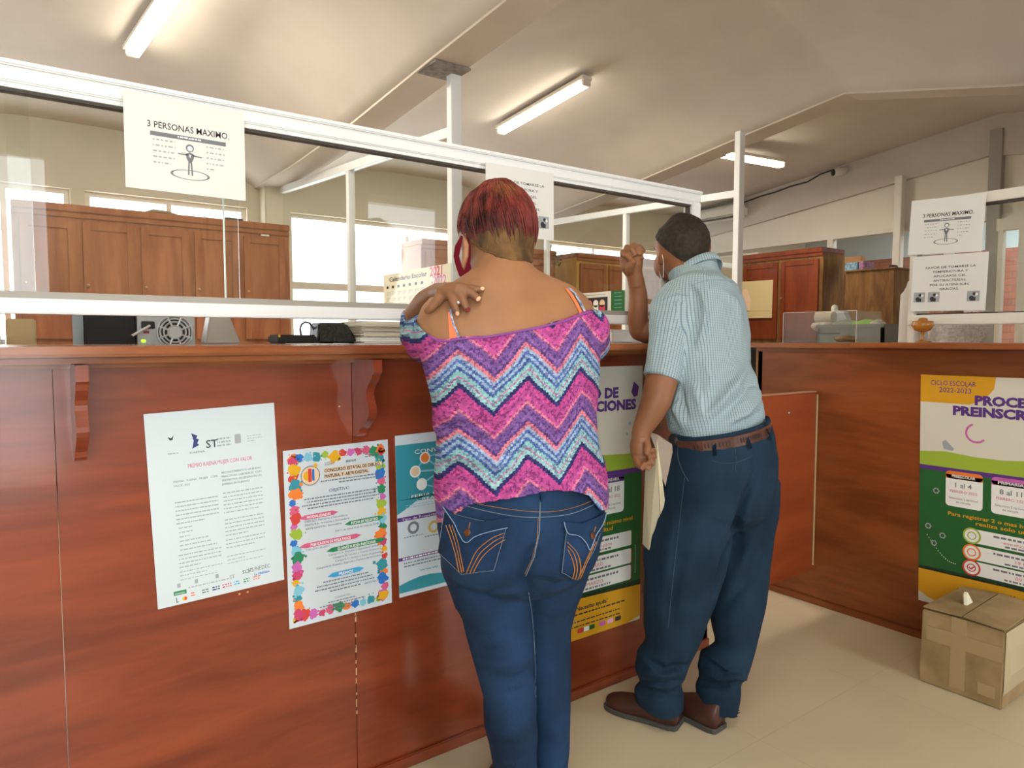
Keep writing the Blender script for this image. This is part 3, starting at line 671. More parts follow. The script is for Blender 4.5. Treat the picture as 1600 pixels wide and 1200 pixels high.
def signfav(name, corners, label, tall=False):
    S = Sheet(name, corners, label, cat='sign', m=M_paper)
    for i, (t, wd) in enumerate((('FAVOR DE TOMARSE LA', .66), ('TEMPERATURA Y', .47), ('APLICARSE GEL', .44), ('ANTIBACTERIAL.', .44), ('POR SU ATENCION,', .52), ('GRACIAS.', .26))):
        S.text('black', t, .52, (.235 if tall else .24) + i * (.088 if tall else .078), .036 if tall else .04, align='CENTER', width=wd, bold=.006)
    for u0, v0 in ((.04, .66), (.24, .66), (.76, .66)):
        S.rect('lgrey', u0, v0, u0 + .16, v0 + .18, 2); S.disc('black', u0 + .06, v0 + .12, .032, 4, 10); S.disc('black', u0 + .09, v0 + .05, .022, 4, 10); S.rect('black', u0 + .04, v0 + .11, u0 + .11, v0 + .17, 3)
        S.disc('white', u0 + .12, v0 + .06, .018, 4, 10)
    S.done()
YG = 1.772
sign3('paper_sign', fix(quad([(191, 140), (383, 176), (382, 314), (197, 292)], 1, YG - .009)), 'white paper sign reading 3 personas maximo taped high on the main counter glass')
signfav('paper_sign', fix(quad([(759, 255), (865, 270), (865, 377), (759, 364)], 1, YG - .009)), 'white paper sign about temperature and gel on the main glass behind the woman\'s head', True)
XR = 3.072 - .006
sign3('paper_sign', fix(quad([(1423, 314), (1539, 302), (1537, 392), (1420, 399)], 0, XR)), 'white paper sign reading 3 personas maximo at the side counter, upper of the two')
signfav('paper_sign', fix(quad([(1426, 401), (1542, 394), (1543, 484), (1423, 487)], 0, XR - .003)), 'white paper sign about temperature and gel at the side counter, lower of the two')

# calendar and framed certificate on the inner partitions
S = Sheet('year_calendar', fix(quad([(600, 430), (704, 411), (706, 488), (600, 496)], 0, 1.9 - .032)), 'school year calendar 2021-2022 hanging on the inner glass partition beside the white post', 'calendar', m=mat('calendar_paper', (.72, .66, .52), .6))
S.text('black', 'Calendario Escolar', .10, .18, .10, width=.58, bold=.02); S.text('crim', '2021', .72, .20, .19, width=.17, bold=.03); S.text('mauve', '-2022', .74, .40, .19, width=.20, bold=.02)
for i in range(7): S.rect('black', .05 + i * .09, .28, .085 + i * .09, .34, 2)
for i in range(7):
    for j in range(4): S.bars('lgrey', .05 + i * .09, .11 + i * .09, .42 + j * .14, 3, .03, .5, i * 4 + j)
S.text('grey', '199 dias', .8, .55, .08, width=.15); S.done()
S = Sheet('framed_picture', fix(quad([(893, 460), (976, 453), (976, 492), (893, 495)], 0, 4.4 - .03)), 'framed group photo with a green text strip on the inner glass behind the raised arm', 'picture', m=M_paper)
S.rect('dgreen', .76, .0, 1, 1, 1); S.rect('grey', .10, .10, .66, .12, 1); S.rect('black', .08, .22, .70, .92, 1)
for i, (u, c) in enumerate(((.14, 'peach'), (.24, 'white'), (.36, 'salmon'), (.48, 'white'), (.60, 'peach'))): S.disc(c, u, .48, .05, 2, 10); S.rect(c if i % 2 else 'crim', u - .05, .55, u + .05, .85, 2)
for j in range(6): S.rect('sky', .82, .08 + j * .15, .95, .10 + j * .15, 2)
S.done()

# ------------------------------------------------------------------ cabinets
def cabinet(origin, along, width, depth, height, n, label, wm, side=None, knob_h=1.56, pad=.0, lower=True, knob_left=True):
    """origin: front left bottom corner seen from the front; along: unit vector of the front, doors left to right"""
    along = Vector(along); back = Vector((-along.y, along.x, 0))
    M = Matrix((along, back, Vector((0, 0, 1)))).transposed().to_4x4(); M.translation = Vector(origin)
    root = thing('wooden_cabinet', origin, label, 'cabinet')
    new('carcass', box(B(), (0, .0, 0), (width, depth, height - .05), .003, M), side or wm, root)
    bm = B(); box(bm, (-.0, -.022, height - .05), (width + .0, depth, height), .006, M); box(bm, (0, -.012, height - .085), (width, .0, height - .05), .004, M)
    new('cornice', bm, wm, root)
    dw = (width - .04) / n
    for i in range(n):
        x0 = .02 + i * dw + .018; x1 = .02 + (i + 1) * dw - .018
        for z0, z1, kz in ((1.20, height - .11, knob_h), (.08, 1.16, 1.0)):
            bm = B(); t = .05
            box(bm, (x0, -.02, z0), (x0 + t, -.0005, z1), .003, M); box(bm, (x1 - t, -.02, z0), (x1, -.0005, z1), .003, M)
            box(bm, (x0 + t, -.02, z0), (x1 - t, -.0005, z0 + t), .003, M); box(bm, (x0 + t, -.02, z1 - t), (x1 - t, -.0005, z1), .003, M)
            box(bm, (x0 + t, -.010, z0 + t), (x1 - t, -.0005, z1 - t), 0, M)
            d = new('door', bm, wm, root)
            kx = x0 + .022 if knob_left else x1 - .022
            bm = lathe(B(), (0, 0, 0), [(.005, 0), (.006, .006), (.010, .012), (.009, .018), (.003, .021)], 10)
            bmesh.ops.transform(bm, matrix=M @ Matrix.Translation((kx, -.02, kz)) @ Matrix.Rotation(H, 4, 'X'), verts=bm.verts)
            new('knob', bm, mat('brass_knob', (.55, .42, .25), .3, metal=.8), d)
    return root, M
root, M = cabinet((.095, 5.5, 0), (1, 0, 0), 1.77, .38, 2.085, 5, 'orange-brown wooden cabinet of five doors under the left back windows', W_cab)
new('paper_label', box(B(), (1.55, -.022, 1.985), (1.61, -.0205, 1.998), 0, M), M_paper, root)
cabinet((3.035, 5.5, 0), (1, 0, 0), 1.53, .38, 2.085, 4, 'wooden cabinet in the middle office, beyond the woman\'s head', W_cab)
cabinet((4.852, 5.5, 0), (1, 0, 0), 2.1, .38, 2.095, 5, 'wooden cabinet with a plywood side, under the high back window at right', W_cab, side=W_ply)
root, M = cabinet((6.57, 4.74, 0), (0, -1, 0), 4.74 - 3.80, .40, 2.105, 2, 'dark red wooden cabinet against the gable wall, a pale sheet on its door', W_cabred, side=W_brown, knob_h=1.62)
S = Sheet('pale_sheet', fix(quad([(1150, 440), (1208, 438), (1206, 496), (1150, 498)], 0, 6.540)), 'pale yellow sheet stuck on the red cabinet door', 'paper', m=mat('map_paper', (.60, .50, .27), .7))
S.poly('peach', [(.1, .25), (.3, .2), (.42, .5), (.40, .85), (.2, .9)], 1); S.rect('gold', .05, .80, .95, .82, 1); S.done()
a = pl(1318, 426, 0, 6.45); b_ = pl(1398, 426, 0, 6.45)
cb = thing('storage_box_cabinet', (6.45, a.y, 0), 'brown stained plywood cupboard beside the red cabinet, papers on top', 'cupboard')
y0 = a.y - .0; y1 = b_.y
new('body', box(B(), (6.45, y1, 0), (6.92, y0 - .02, a.z), .004), W_brown, cb)
new('top_board', box(B(), (6.43, y1 - .01, a.z), (6.93, y0 - .01, a.z + .015), .003), W_brown, cb)
r = random.Random(5)
def topthing(nm, px0, px1, py, m, label, cat, dep=.2, X=6.6, base=None):
    p, q = pl(px0, py, 0, X), pl(px1, py, 0, X); z0 = base if base is not None else a.z + .015
    o = new(nm, box(B(), (X, q.y, z0), (X + dep, p.y, max(p.z, z0 + .02)), .006), m); tag(o, label, cat); return o
topthing('blue_folder_box', 1320, 1340, 411, mat('blue_print', (.10, .28, .45), .6, col2=(.35, .5, .6), scale=40, var=.3), 'blue printed carton on the plywood cupboard', 'box')
topthing('paper_roll_stack', 1342, 1350, 408, mat('mauve_print', (.35, .2, .3), .6, var=.4, scale=50), 'small mauve packet beside the blue carton', 'packet')
topthing('orange_binder', 1320, 1346, 402, mat('orange_binder', (.42, .22, .10), .6), 'orange-brown binder lying behind the blue carton', 'binder', .08, 6.83)
topthing('black_tape_dispenser', 1388, 1395, 414, M_dark, 'tiny dark object at the right end of the plywood cupboard', 'dispenser', .1)

# items on top of the left cabinet
o = new('black_box', box(B(), (pl(352, 340, 1, 5.6).x, 5.6, 2.087), (pl(380, 340, 1, 5.6).x, 5.75, 2.12), .004), M_dark); tag(o, 'small black box on top of the five door cabinet', 'box')
bm = B(); x0 = pl(225, 325, 1, 5.6).x
tube(bm, [(x0, 5.6, 2.097), (x0 + .06, 5.62, 2.115), (x0 + .14, 5.6, 2.11), (x0 + .22, 5.63, 2.1), (x0 + .30, 5.62, 2.095)], [.008, .022, .02, .016, .006], 8, .6)
tag(new('crumpled_bag', bm, mat('olive_plastic', (.3, .27, .18), .5), smooth=True), 'crumpled olive bag lying on top of the five door cabinet', 'bag')
# cream whiteboard and small notice on the gable wall
q = quad([(1068, 372), (1151, 383), (1151, 468), (1068, 470)], 0, 6.97)
y0, y1 = pl(1106, 400, 0, 6.98).y, pl(1150, 400, 0, 6.98).y
bd = thing('notice_board', (6.98, y0, 1.5), 'cream notice board on the gable wall behind the man\'s head', 'board')
new('board', box(B(), (6.96, 5.88, 1.0), (6.985, 4.80, 2.16), .003), mat('cream_board', (.70, .64, .48), .6), bd)
new('frame', box(B(), (6.95, 5.88, 2.16), (6.99, 4.80, 2.18), .002), M_alucream, bd)
# hanging green plant on the middle cabinet
bm = B(); r = random.Random(2); c = pl(872, 402, 1, 5.45)
for i in range(46):
    p = c + Vector((r.gauss(0, .022), r.gauss(0, .02), .05 - abs(r.gauss(0, .09)))); d = Vector((r.uniform(-1, 1), r.uniform(-1, 1), r.uniform(-.6, .6))).normalized(); e = d.cross(Vector((0, 0, 1))).normalized()
    vs = [bm.verts.new(p + d * x * .035 + e * y * .012) for x, y in ((0, 0), (.4, 1), (1, 0), (.4, -1))]; bm.faces.new(vs)
pt_ = thing('potted_plant', (4.60, 5.55, 2.089), 'small trailing green plant hanging off the cabinet end near the woman\'s head', 'plant')
new('foliage', bm, mat('leaf_green', (.05, .11, .03), .6, var=.3), pt_)
new('pot', lathe(B(), (4.52, 5.56, 2.089), [(.03, 0), (.045, .06), (.04, .062), (.03, .02)], 16), mat('clay', (.3, .13, .07), .8), pt_)

# ------------------------------------------------------------------ ceiling lamps
def roofhit(px, py, drop=.075):
    d = ray(px, py); # back slope
    t = (RH - drop + .12 * RY - CAM.z) / (d.z + .12 * d.y); return CAM + d * t
def lamp(p, q, ext0, ext1, label, power):
    p, q = Vector(p), Vector(q); d = (q - p).normalized(); p = p - d * ext0; q = q + d * ext1
    L = (q - p).length; m = (p + q) / 2; up = Vector((0, 0, 1)); s = d.cross(up).normalized(); n = s.cross(d)
    root = thing('fluorescent_lamp', m, label, 'ceiling lamp', 'fluorescent ceiling lamps')
    M = Matrix((d, s, n)).transposed().to_4x4(); M.translation = m
    new('fixture', box(B(), (-L / 2 - .03, -.045, .022), (L / 2 + .03, .045, .05), .004, M), M_white, root)
    new('end_cap', box(B(), (-L / 2 - .025, -.035, -.015), (-L / 2, .035, .025), .004, M), M_white, root)
    new('end_cap', box(B(), (L / 2, -.035, -.015), (L / 2 + .025, .035, .025), .004, M), M_white, root)
    for k in (-.02, .02):
        bm = tube(B(), [(-L / 2, k, 0), (L / 2, k, 0)], .016, 12); bmesh.ops.transform(bm, matrix=M, verts=bm.verts)
        new('tube', bm, mat('lit_tube', (1.0, .93, .80), .5, emit=14), root, smooth=True)
    l = bpy.data.lights.new('tube_light', 'AREA'); l.shape = 'RECTANGLE'; l.size = L; l.size_y = .08; l.energy = power; l.color = (1.0, .89, .75)
    o = bpy.data.objects.new('tube_light', l); sc.collection.objects.link(o)
    o.matrix_world = Matrix.Translation(m - n * .03) @ M.to_3x3().to_4x4()
    o.visible_camera = False; o.visible_glossy = False
lamp(roofhit(208, 84), roofhit(280, -20), 0, .45, 'bright fluorescent lamp at top left, cut by the frame edge', 26)
lamp(roofhit(784, 206), roofhit(914, 132), 0, 0, 'fluorescent lamp above the middle office, right of the tall white post', 24)
lamp(roofhit(1130, 243, .16), roofhit(1220, 259, .16), .0, 0, 'fluorescent lamp furthest right, crossed by the white post', 16)
# lamps over the public side, behind and above the camera
def fl(x, y): return (x, y, RH - .14 * (RY - y) - .08)
for x, y in ((.6, .3), (4.6, .4)):
    p = Vector(fl(x, y - .55)); q = Vector(fl(x, y + .55)); lamp(p, q, 0, 0, 'fluorescent lamp over the waiting side, above the visitors' if x < 2 else 'fluorescent lamp over the office behind the side counter', 8)
area('fill_light_next_room', (8.4, 1.5, 2.85), (0, 0, 0), 1.5, 4, 110, (.9, .96, 1))  # added fill light with no fixture, brightens the dark room beyond the gable

# security camera with its cable, air conditioner
c = pl(1311, 268, 0, XG - .10)
sec = thing('security_camera', c, 'small white and black security camera on the gable beam', 'camera')
bm = tube(B(), [c + Vector((.09, -.02, .03)), c + Vector((.04, -.02, .015))], .03, 14); new('bracket', bm, M_alucream, sec, smooth=True)
bm = tube(B(), [c + Vector((.05, -.03, .01)), c + Vector((-.05, .03, -.01))], .042, 16); new('housing', bm, M_alucream, sec, smooth=True)
bm = tube(B(), [c + Vector((-.05, .03, -.01)), c + Vector((-.056, .033, -.011))], .034, 16); new('lens', bm, M_black, sec, smooth=True)
pts = [pl(x, y, 0, XG - .012) for x, y in ((1148, 324), (1163, 316), (1190, 306), (1212, 300), (1236, 291), (1262, 284), (1282, 272), (1300, 266))]
tag(new('cable', tube(B(), pts, .008, 6), M_dark, smooth=True), 'thin dark cable running down the gable beam to the camera', 'cable')
ac = thing('air_conditioner', (5.6, 5.7, 2.3), 'white wall air conditioner seen from below through the glass, above the man', 'air conditioner')
p = pl(1135, 322, 0, 6.8)
new('body', box(B(), (6.76, 4.95, p.z - .14), (6.98, 5.80, p.z + .0), .03), M_alucream, ac)
new('louvre', box(B(), (6.755, 5.0, p.z - .145), (6.80, 5.8, p.z - .13), .003), M_dark, ac)

# ------------------------------------------------------------------ desks and things behind the counters
dk = thing('office_desk', (0.3, 2.7, 0), 'wooden desk behind the main counter, under the computers', 'desk')
new('desktop', box(B(), (-1.0, 2.32, .77), (1.7, 3.0, .80), .004), W_cab, dk)
for x in (-.97, .35, 1.65): new('leg', box(B(), (x, 2.34, 0), (x + .03, 2.98, .77)), W_cab, dk)
YD = 2.5
def xz(px, py, y): p = pl(px, py, 1, y); return p.x, p.z
# silver computer tower seen from its back
x0, x1 = xz(213, 500, YD)[0], xz(305, 500, YD)[0]
tw = thing('computer_tower', ((x0 + x1) / 2, YD, .8), 'computer tower with a silver back plate, round fan grille and power cord', 'computer')
ztop = 1.283
new('case', box(B(), (x0, YD + .004, .80), (x1, YD + .40, ztop), .004), M_dark, tw)
new('back_plate', box(B(), (x0 + .002, YD, .81), (x1 - .002, YD + .006, ztop - .004)), mat('zinc_plate', (.50, .53, .54), .4, metal=.35, var=.08, scale=30), tw)
fc = pl(273, 519, 1, YD); fr = abs(pl(298, 519, 1, YD).x - fc.x)
bm = lathe(B(), (0, 0, 0), [(0.001, 0), (fr, 0), (fr, .002), (0.001, .002)], 28); bmesh.ops.transform(bm, matrix=Matrix.Translation((fc.x, YD, fc.z)) @ Matrix.Rotation(H, 4, 'X'), verts=bm.verts)
new('fan_opening', bm, M_black, tw)
bm = B()
fr *= 1.1
for rr in (.38, .62, .82, 1.0):
    tube(bm, [(fc.x + fr * rr * math.cos(t * math.pi / 18), YD - .004, fc.z + fr * rr * math.sin(t * math.pi / 18)) for t in range(37)], .0032, 6)
for k in range(8):
    t = k * math.pi / 4 + .4; tube(bm, [(fc.x + fr * .38 * math.cos(t), YD - .004, fc.z + fr * .38 * math.sin(t)), (fc.x + fr * math.cos(t), YD - .004, fc.z + fr * math.sin(t))], .0032, 6)
t2 = lathe(B(), (0, 0, 0), [(0.001, 0), (fr * .38, 0), (fr * .38, .003), (0.001, .003)], 20); bmesh.ops.transform(t2, matrix=Matrix.Translation((fc.x, YD - .002, fc.z)) @ Matrix.Rotation(H, 4, 'X'), verts=t2.verts); merge(bm, t2)
new('fan_grille', bm, mat('grille_wire', (.62, .65, .66), .35, metal=.4), tw)
s0, s1 = pl(220, 502, 1, YD), pl(242, 514, 1, YD)
new('power_socket', box(B(), (s0.x, YD - .004, s1.z), (s1.x, YD + .001, s0.z), .002), M_black, tw)
s0, s1 = pl(224, 517, 1, YD), pl(233, 521, 1, YD)
new('red_switch', box(B(), (s0.x, YD - .003, s1.z), (s1.x, YD, s0.z)), mat('switch_red', (.35, .05, .05), .4), tw)
new('power_plug', tube(B(), [pl(234, 509, 1, YD - .01), pl(206, 525, 1, YD - .05)], .0042, 8), M_paper, tw)
new('power_cord', tube(B(), [pl(206, 525, 1, YD - .05), pl(200, 532, 1, YD - .06), pl(196, 545, 1, YD - .05), Vector((x0 - .03, YD - .04, .81))], .004, 8), M_black, tw)
lf = pl(224, 533, 1, YD)
new('green_led', box(B(), (lf.x - .006, YD - .004, lf.z - .004), (lf.x + .006, YD, lf.z + .005), .002), mat('green_led', (.45, 1, .02), .4, emit=1.2), tw)
x0, x1 = xz(130, 500, YD + .02)[0], xz(212, 500, YD + .02)[0]
t2 = thing('computer_tower', ((x0 + x1) / 2, YD, .8), 'plain matt black computer tower left of the one with the silver back', 'computer')
new('case', box(B(), (x0, YD + .02, .80), (x1 - .003, YD + .42, 1.286), .004), mat('matt_black', (.018, .018, .02), .7), t2)
new('foot', box(B(), (x0 + .01, YD + .03, .8), (x1 - .012, YD + .05, .802)), M_dark, t2)
# cardboard box
x0, x1 = xz(9, 500, 2.6)[0], xz(56, 500, 2.6)[0]
tag(new('cardboard_box', box(B(), (x0, 2.6, .8), (x1, 2.85, 1.262), .004), mat('tan_carton', (.50, .36, .19), .8)), 'tan cardboard box at the far left behind the counter', 'box')
x0, x1 = xz(-40, 520, 2.45)[0], xz(8, 520, 2.45)[0]
tag(new('plastic_case', box(B(), (x0, 2.45, .8), (x1, 2.55, 1.21), .01), M_paper), 'whitish plastic case at the left edge of the picture', 'case')
# tapered grey holder
YT = 2.1
p = [pl(332, 496, 1, YT), pl(363, 496, 1, YT), pl(377, 537, 1, YT), pl(320, 537, 1, YT)]
z0 = 1.186; hh = 1.275
bm = prism(B(), [(p[3].x, YT, z0), (p[2].x, YT, z0), (p[1].x - .002, YT + .03, hh), (p[0].x + .002, YT + .03, hh)], (0, .055, 0))
bmesh.ops.bevel(bm, geom=bm.edges[:], offset=.004, segments=2, affect='EDGES')
tag(new('metal_holder', bm, mat('grey_taper', (.34, .31, .29), .4, metal=.3)), 'tapered brushed grey holder standing on the counter behind the glass', 'holder')
# black tray with cable
x0, x1 = xz(428, 530, YT)[0], xz(488, 530, YT)[0]
tr = thing('black_tray', ((x0 + x1) / 2, YT, 1.186), 'low black tray with a cable loop on the counter, left of the black case', 'tray')
new('body', box(B(), (x0, YT - .04, 1.187), (x1, YT + .06, 1.213), .005), M_black, tr)
new('yellow_mark', box(B(), (x0 + .001, YT - .042, 1.206), (x0 + .006, YT - .038, 1.213)), mat('ymark', (.8, .5, .02), .5), tr)
new('cable', tube(B(), [pl(x, y, 1, YT + .03) for x, y in ((471, 526), (469, 515), (471, 507), (477, 503), (484, 505), (490, 513), (494, 522))], .0032, 6), M_dark, tr, smooth=True)
# black leatherette case
p = [pl(498, 504, 1, YT), pl(542, 505, 1, YT), pl(551, 537, 1, YT), pl(491, 537, 1, YT)]
bm = prism(B(), [(p[3].x, YT - .03, 1.187), (p[2].x, YT - .03, 1.187), (p[2].x, YT - .03, 1.205), (p[1].x, YT, p[0].z), (p[0].x, YT, p[0].z)], (0, .08, 0))
bmesh.ops.bevel(bm, geom=bm.edges[:], offset=.006, segments=3, affect='EDGES')
tag(new('black_case', bm, mat('leatherette', (.012, .014, .014), .3, bump=.8, bscale=90), smooth=False), 'black textured case standing beside the stack of paper', 'case')
# paper pile with blue folder
x0, x1 = xz(553, 520, YT)[0], xz(668, 520, YT)[0]
pp = thing('paper_pile', ((x0 + x1) / 2, YT, 1.187), 'loose pile of cream papers on the counter left of the woman\'s elbow', 'papers')
r = random.Random(8); k = 0; z = 1.187
for i in range(14):
    t = .0035 + r.random() * .003; dx = r.uniform(-.006, .006); dy = r.uniform(-.01, .01)
    new('paper_sheet', box(B(), (x0 + dx, YT - .06 + dy, z), (x1 + dx, YT + .1 + dy, z + t - .0004), .001, Matrix.Translation((0, 0, 0))), M_cream if i % 2 else M_paper, pp); z += t
z += .003
bm = prism(B(), [pl(604, 509, 1, YT - .02), pl(640, 503, 1, YT + .02), pl(655, 503, 1, YT + .04), pl(655, 524, 1, YT - .02), pl(637, 522, 1, YT - .03)], (0, .004, 0))
tag(new('blue_folder', bm, mat('folder_blue', (.07, .20, .50), .5)), 'corner of a blue folder on the cream papers by the woman\'s sleeve', 'folder')
x0, x1 = xz(455, 540, 1.95)[0], xz(497, 540, 1.95)[0]
tag(new('white_card', box(B(), (x0, 1.84, 1.187), (x1, 2.0, 1.1885)), M_paper), 'small white card lying flat on the counter before the black case', 'card')
# papers right of the woman
x0, x1 = xz(946, 530, 2.02)[0], xz(1010, 530, 2.02)[0]
bm = B(); box(bm, (x0, 1.98, 1.187), (x1 + .1, 2.16, 1.232), .004); box(bm, (x0 - .004, 1.985, 1.233), (x1 + .1, 2.15, 1.238), .001)
tag(new('paper_ream', bm, M_paper), 'thick white ream of paper on the counter between the visitors', 'paper ream')
x0, x1 = xz(924, 530, 2.1)[0], xz(944, 530, 2.1)[0] - .02
tag(new('black_stapler', box(B(), (x0, 2.0, 1.187), (x1, 2.12, 1.235), .01), M_black), 'black desk object between the woman\'s sleeve and the paper ream', 'stapler')

# black office chair behind the swing door
oc = thing('office_chair', (3.0, 2.7, 0), 'black office chair behind the swing door, seen in a sliver beside the man', 'chair')
p = pl(1180, 560, 1, 2.62)
new('backrest', box(B(), (p.x - .25, 2.6, .62), (p.x + .16, 2.68, 1.17), .03), M_black, oc, smooth=False)
new('seat', box(B(), (p.x - .27, 2.66, .44), (p.x + .18, 3.1, .52), .03), M_black, oc)
new('armrest', box(B(), (p.x + .12, 2.66, 1.06), (p.x + .20, 2.70, 1.09), .008), M_grey, oc)
new('pole', tube(B(), [(p.x - .05, 2.9, .07), (p.x - .05, 2.9, .45)], .03, 12), M_grey, oc)
for k in range(5):
    t = k * 2 * math.pi / 5; new('leg', tube(B(), [(p.x - .05, 2.9, .07), (p.x - .05 + .26 * math.cos(t), 2.9 + .26 * math.sin(t), .03)], .018, 8), M_black, oc)

# desk behind the side counter with grey crate and things
d2 = thing('work_table', (4.0, 1.5, 0), 'table behind the side counter, under the grey crate', 'table')
new('tabletop', box(B(), (3.72, .2, .95), (4.5, 2.46, .98), .004), W_cab, d2)
for x, y in ((3.75, .25), (4.42, .25), (3.75, 2.38), (4.42, 2.38)): new('leg', box(B(), (x, y, 0), (x + .05, y + .05, .95)), W_cab, d2)
XC = 3.8
ya, yb = pl(1277, 520, 0, XC).y, pl(1380, 520, 0, XC).y; zt = pl(1300, 507, 0, XC).z
cr = thing('grey_crate', (XC, ya, .98), 'grey plastic crate filled with small things behind the side counter', 'crate')
MG = mat('crate_grey', (.20, .20, .17), .5, var=.06)
bm = B(); box(bm, (XC, yb, .981), (XC + .02, ya, zt), .004); box(bm, (XC + .3, yb, .981), (XC + .32, ya, zt), .004); box(bm, (XC, yb, .981), (XC + .32, yb + .02, zt), .004); box(bm, (XC, ya - .02, .981), (XC + .32, ya, zt), .004); box(bm, (XC, yb, .981), (XC + .32, ya, .99))
new('bin', bm, MG, cr); new('rim', box(B(), (XC - .008, yb - .008, zt - .02), (XC, ya + .008, zt), .003), MG, cr)
new('handle_slot', box(B(), (XC - .002, (ya + yb) / 2 + .05, zt - .055), (XC + .001, (ya + yb) / 2 + .22, zt - .047)), M_dark, cr)
r = random.Random(3)
for i, (px, col, nm, lb) in enumerate(((1290, (.62, .52, .40), 'tissue_packet', 'cream packet filling the left of the grey crate'), (1322, (.35, .36, .25), 'olive_packet', 'olive packet in the middle of the grey crate'), (1352, (.30, .62, .04), 'green_packet', 'bright lime green packet at the right of the grey crate'), (1371, (.62, .58, .45), 'cream_packet', 'small cream packet in the right corner of the grey crate'))):
    p = pl(px, 505, 0, XC + .12); bm = bmesh.new(); bmesh.ops.create_icosphere(bm, subdivisions=2, radius=1)
    for v in bm.verts:
        v.co = Vector((v.co.x * .06, v.co.y * (.09 if i < 3 else .04), v.co.z * .035 + noise.noise(v.co * 2) * .012)) + Vector((p.x, p.y, zt - .005))
    tag(new(nm, bm, mat(nm, col, .5, var=.25, scale=30), smooth=False), lb, 'packet')
# paper roll, bottle, folded tissue on the crate
p = pl(1277, 494, 0, XC + .1); q = pl(1303, 496, 0, XC + .1)
rl = thing('paper_roll', p, 'cream paper roll lying on the left of the grey crate', 'roll'); rr = .035
bm = tube(B(), [(p.x, p.y, zt + .045), (q.x, q.y, zt + .045)], rr, 20); new('roll', bm, mat('roll_cream', (.62, .52, .38), .8), rl, smooth=False)
new('core', tube(B(), [(p.x, p.y + .001, zt + .045), (p.x, p.y - .004, zt + .045)], .012, 12), mat('core_brown', (.25, .17, .1), .8), rl)
p = pl(1304, 490, 0, XC + .2)
bt = thing('spray_bottle', (p.x, p.y, zt), 'small white and green bottle standing in the grey crate', 'bottle')
new('body', lathe(B(), (p.x, p.y, zt - .02), [(.022, 0), (.024, .01), (.024, .06), (.018, .085)], 16), mat('bottle_green', (.30, .42, .34), .4), bt, smooth=True)
new('cap', lathe(B(), (p.x, p.y, zt + .066), [(.018, 0), (.019, .012), (.018, .04), (.012, .052), (.001, .055)], 16), mat('bottle_white', (.68, .66, .58), .4), bt, smooth=True)
p = pl(1314, 492, 0, XC + .15)
tag(new('folded_leaflet', prism(B(), [(p.x, p.y + .05, zt), (p.x, p.y - .05, zt), (p.x, p.y - .015, zt + .075), (p.x, p.y + .03, zt + .085)], (.05, -.0, -.0)), mat('leaflet', (.62, .60, .60), .6)), 'folded whitish leaflet standing in the grey crate beside the bottle', 'leaflet')
# clear acrylic box on the side counter
XA = 3.12
ya, yb = pl(1224, 510, 0, XA).y, pl(1338, 510, 0, XA).y; zt = pl(1224, 489, 0, XA).z
ab = thing('acrylic_box', (XA, (ya + yb) / 2, 1.186), 'clear acrylic display box on the far end of the side counter', 'box')
z0 = 1.183
def ab_part(n, a, b): new(n, box(B(), a, b), ACRYL, ab)
ab_part('front_wall', (XA, yb, z0), (XA + .004, ya, zt)); ab_part('back_wall', (XA + .22, yb, z0), (XA + .224, ya, zt)); ab_part('side_wall', (XA, ya - .004, z0), (XA + .224, ya, zt)); ab_part('side_wall', (XA, yb, z0), (XA + .224, yb + .004, zt))
bm = B()
for y in (ya, yb):
    box(bm, (XA - .001, y - .0015, z0), (XA + .001, y + .0015, zt))
box(bm, (XA - .001, yb, zt - .0015), (XA + .001, ya, zt + .0015)); new('polished_edge', bm, mat('acryl_edge', (.55, .48, .46), .3), ab)
p = pl(1322, 531, 0, XA + .12)
tag(new('amber_ashtray', lathe(B(), (p.x, p.y, 1.1875), [(.001, .004), (.04, 0), (.052, .012), (.05, .02), (.02, .03), (.001, .032)], 24), mat('amber_dark', (.22, .12, .03), .25), smooth=True), 'low dark amber dish inside the clear acrylic box', 'dish')
# white stepped organiser, amber goblet
XO = 3.2
p0, p1 = pl(1405, 500, 0, XO), pl(1430, 500, 0, XO)
def oz(py): return pl(1412, py, 0, XO).z
bm = prism(B(), [(XO, pl(1403, 530, 0, XO).y, 1.187), (XO, pl(1406, 490, 0, XO).y, oz(460)), (XO, pl(1411, 490, 0, XO).y, oz(455)), (XO, pl(1414, 490, 0, XO).y, oz(449)), (XO, pl(1417, 490, 0, XO).y, oz(440)), (XO, pl(1430, 490, 0, XO).y, oz(438)), (XO, pl(1430, 530, 0, XO).y, 1.187)], (.12, 0, 0))
tag(new('stepped_organiser', bm, mat('organiser_white', (.72, .68, .62), .6)), 'white stepped paper organiser standing at the end of the side glass screen', 'organiser')
p = pl(1441, 530, 0, 3.02); zg = 1.187; k = (pl(1441, 500, 0, 3.02).z - zg)
gb = thing('glass_goblet', (p.x, p.y, zg), 'amber glass goblet on the side counter under the signs', 'goblet')
am = mat('amber_glass', (.55, .22, .03), .12, coat=.5)
am2 = am.node_tree.nodes['Principled BSDF']; am2.inputs['Transmission Weight'].default_value = .45
new('bowl', lathe(B(), (p.x, p.y, zg + k * .45), [(.006, 0), (.028, .008), (.040, k * .28), (.038, k * .5), (.018, k * .52), (.016, k * .62), (.001, k * .66)], 20), am, gb, smooth=True)
new('stem', lathe(B(), (p.x, p.y, zg), [(.026, 0), (.024, .005), (.006, .010), (.009, k * .2), (.005, k * .3), (.008, k * .46)], 16), am, gb, smooth=True)

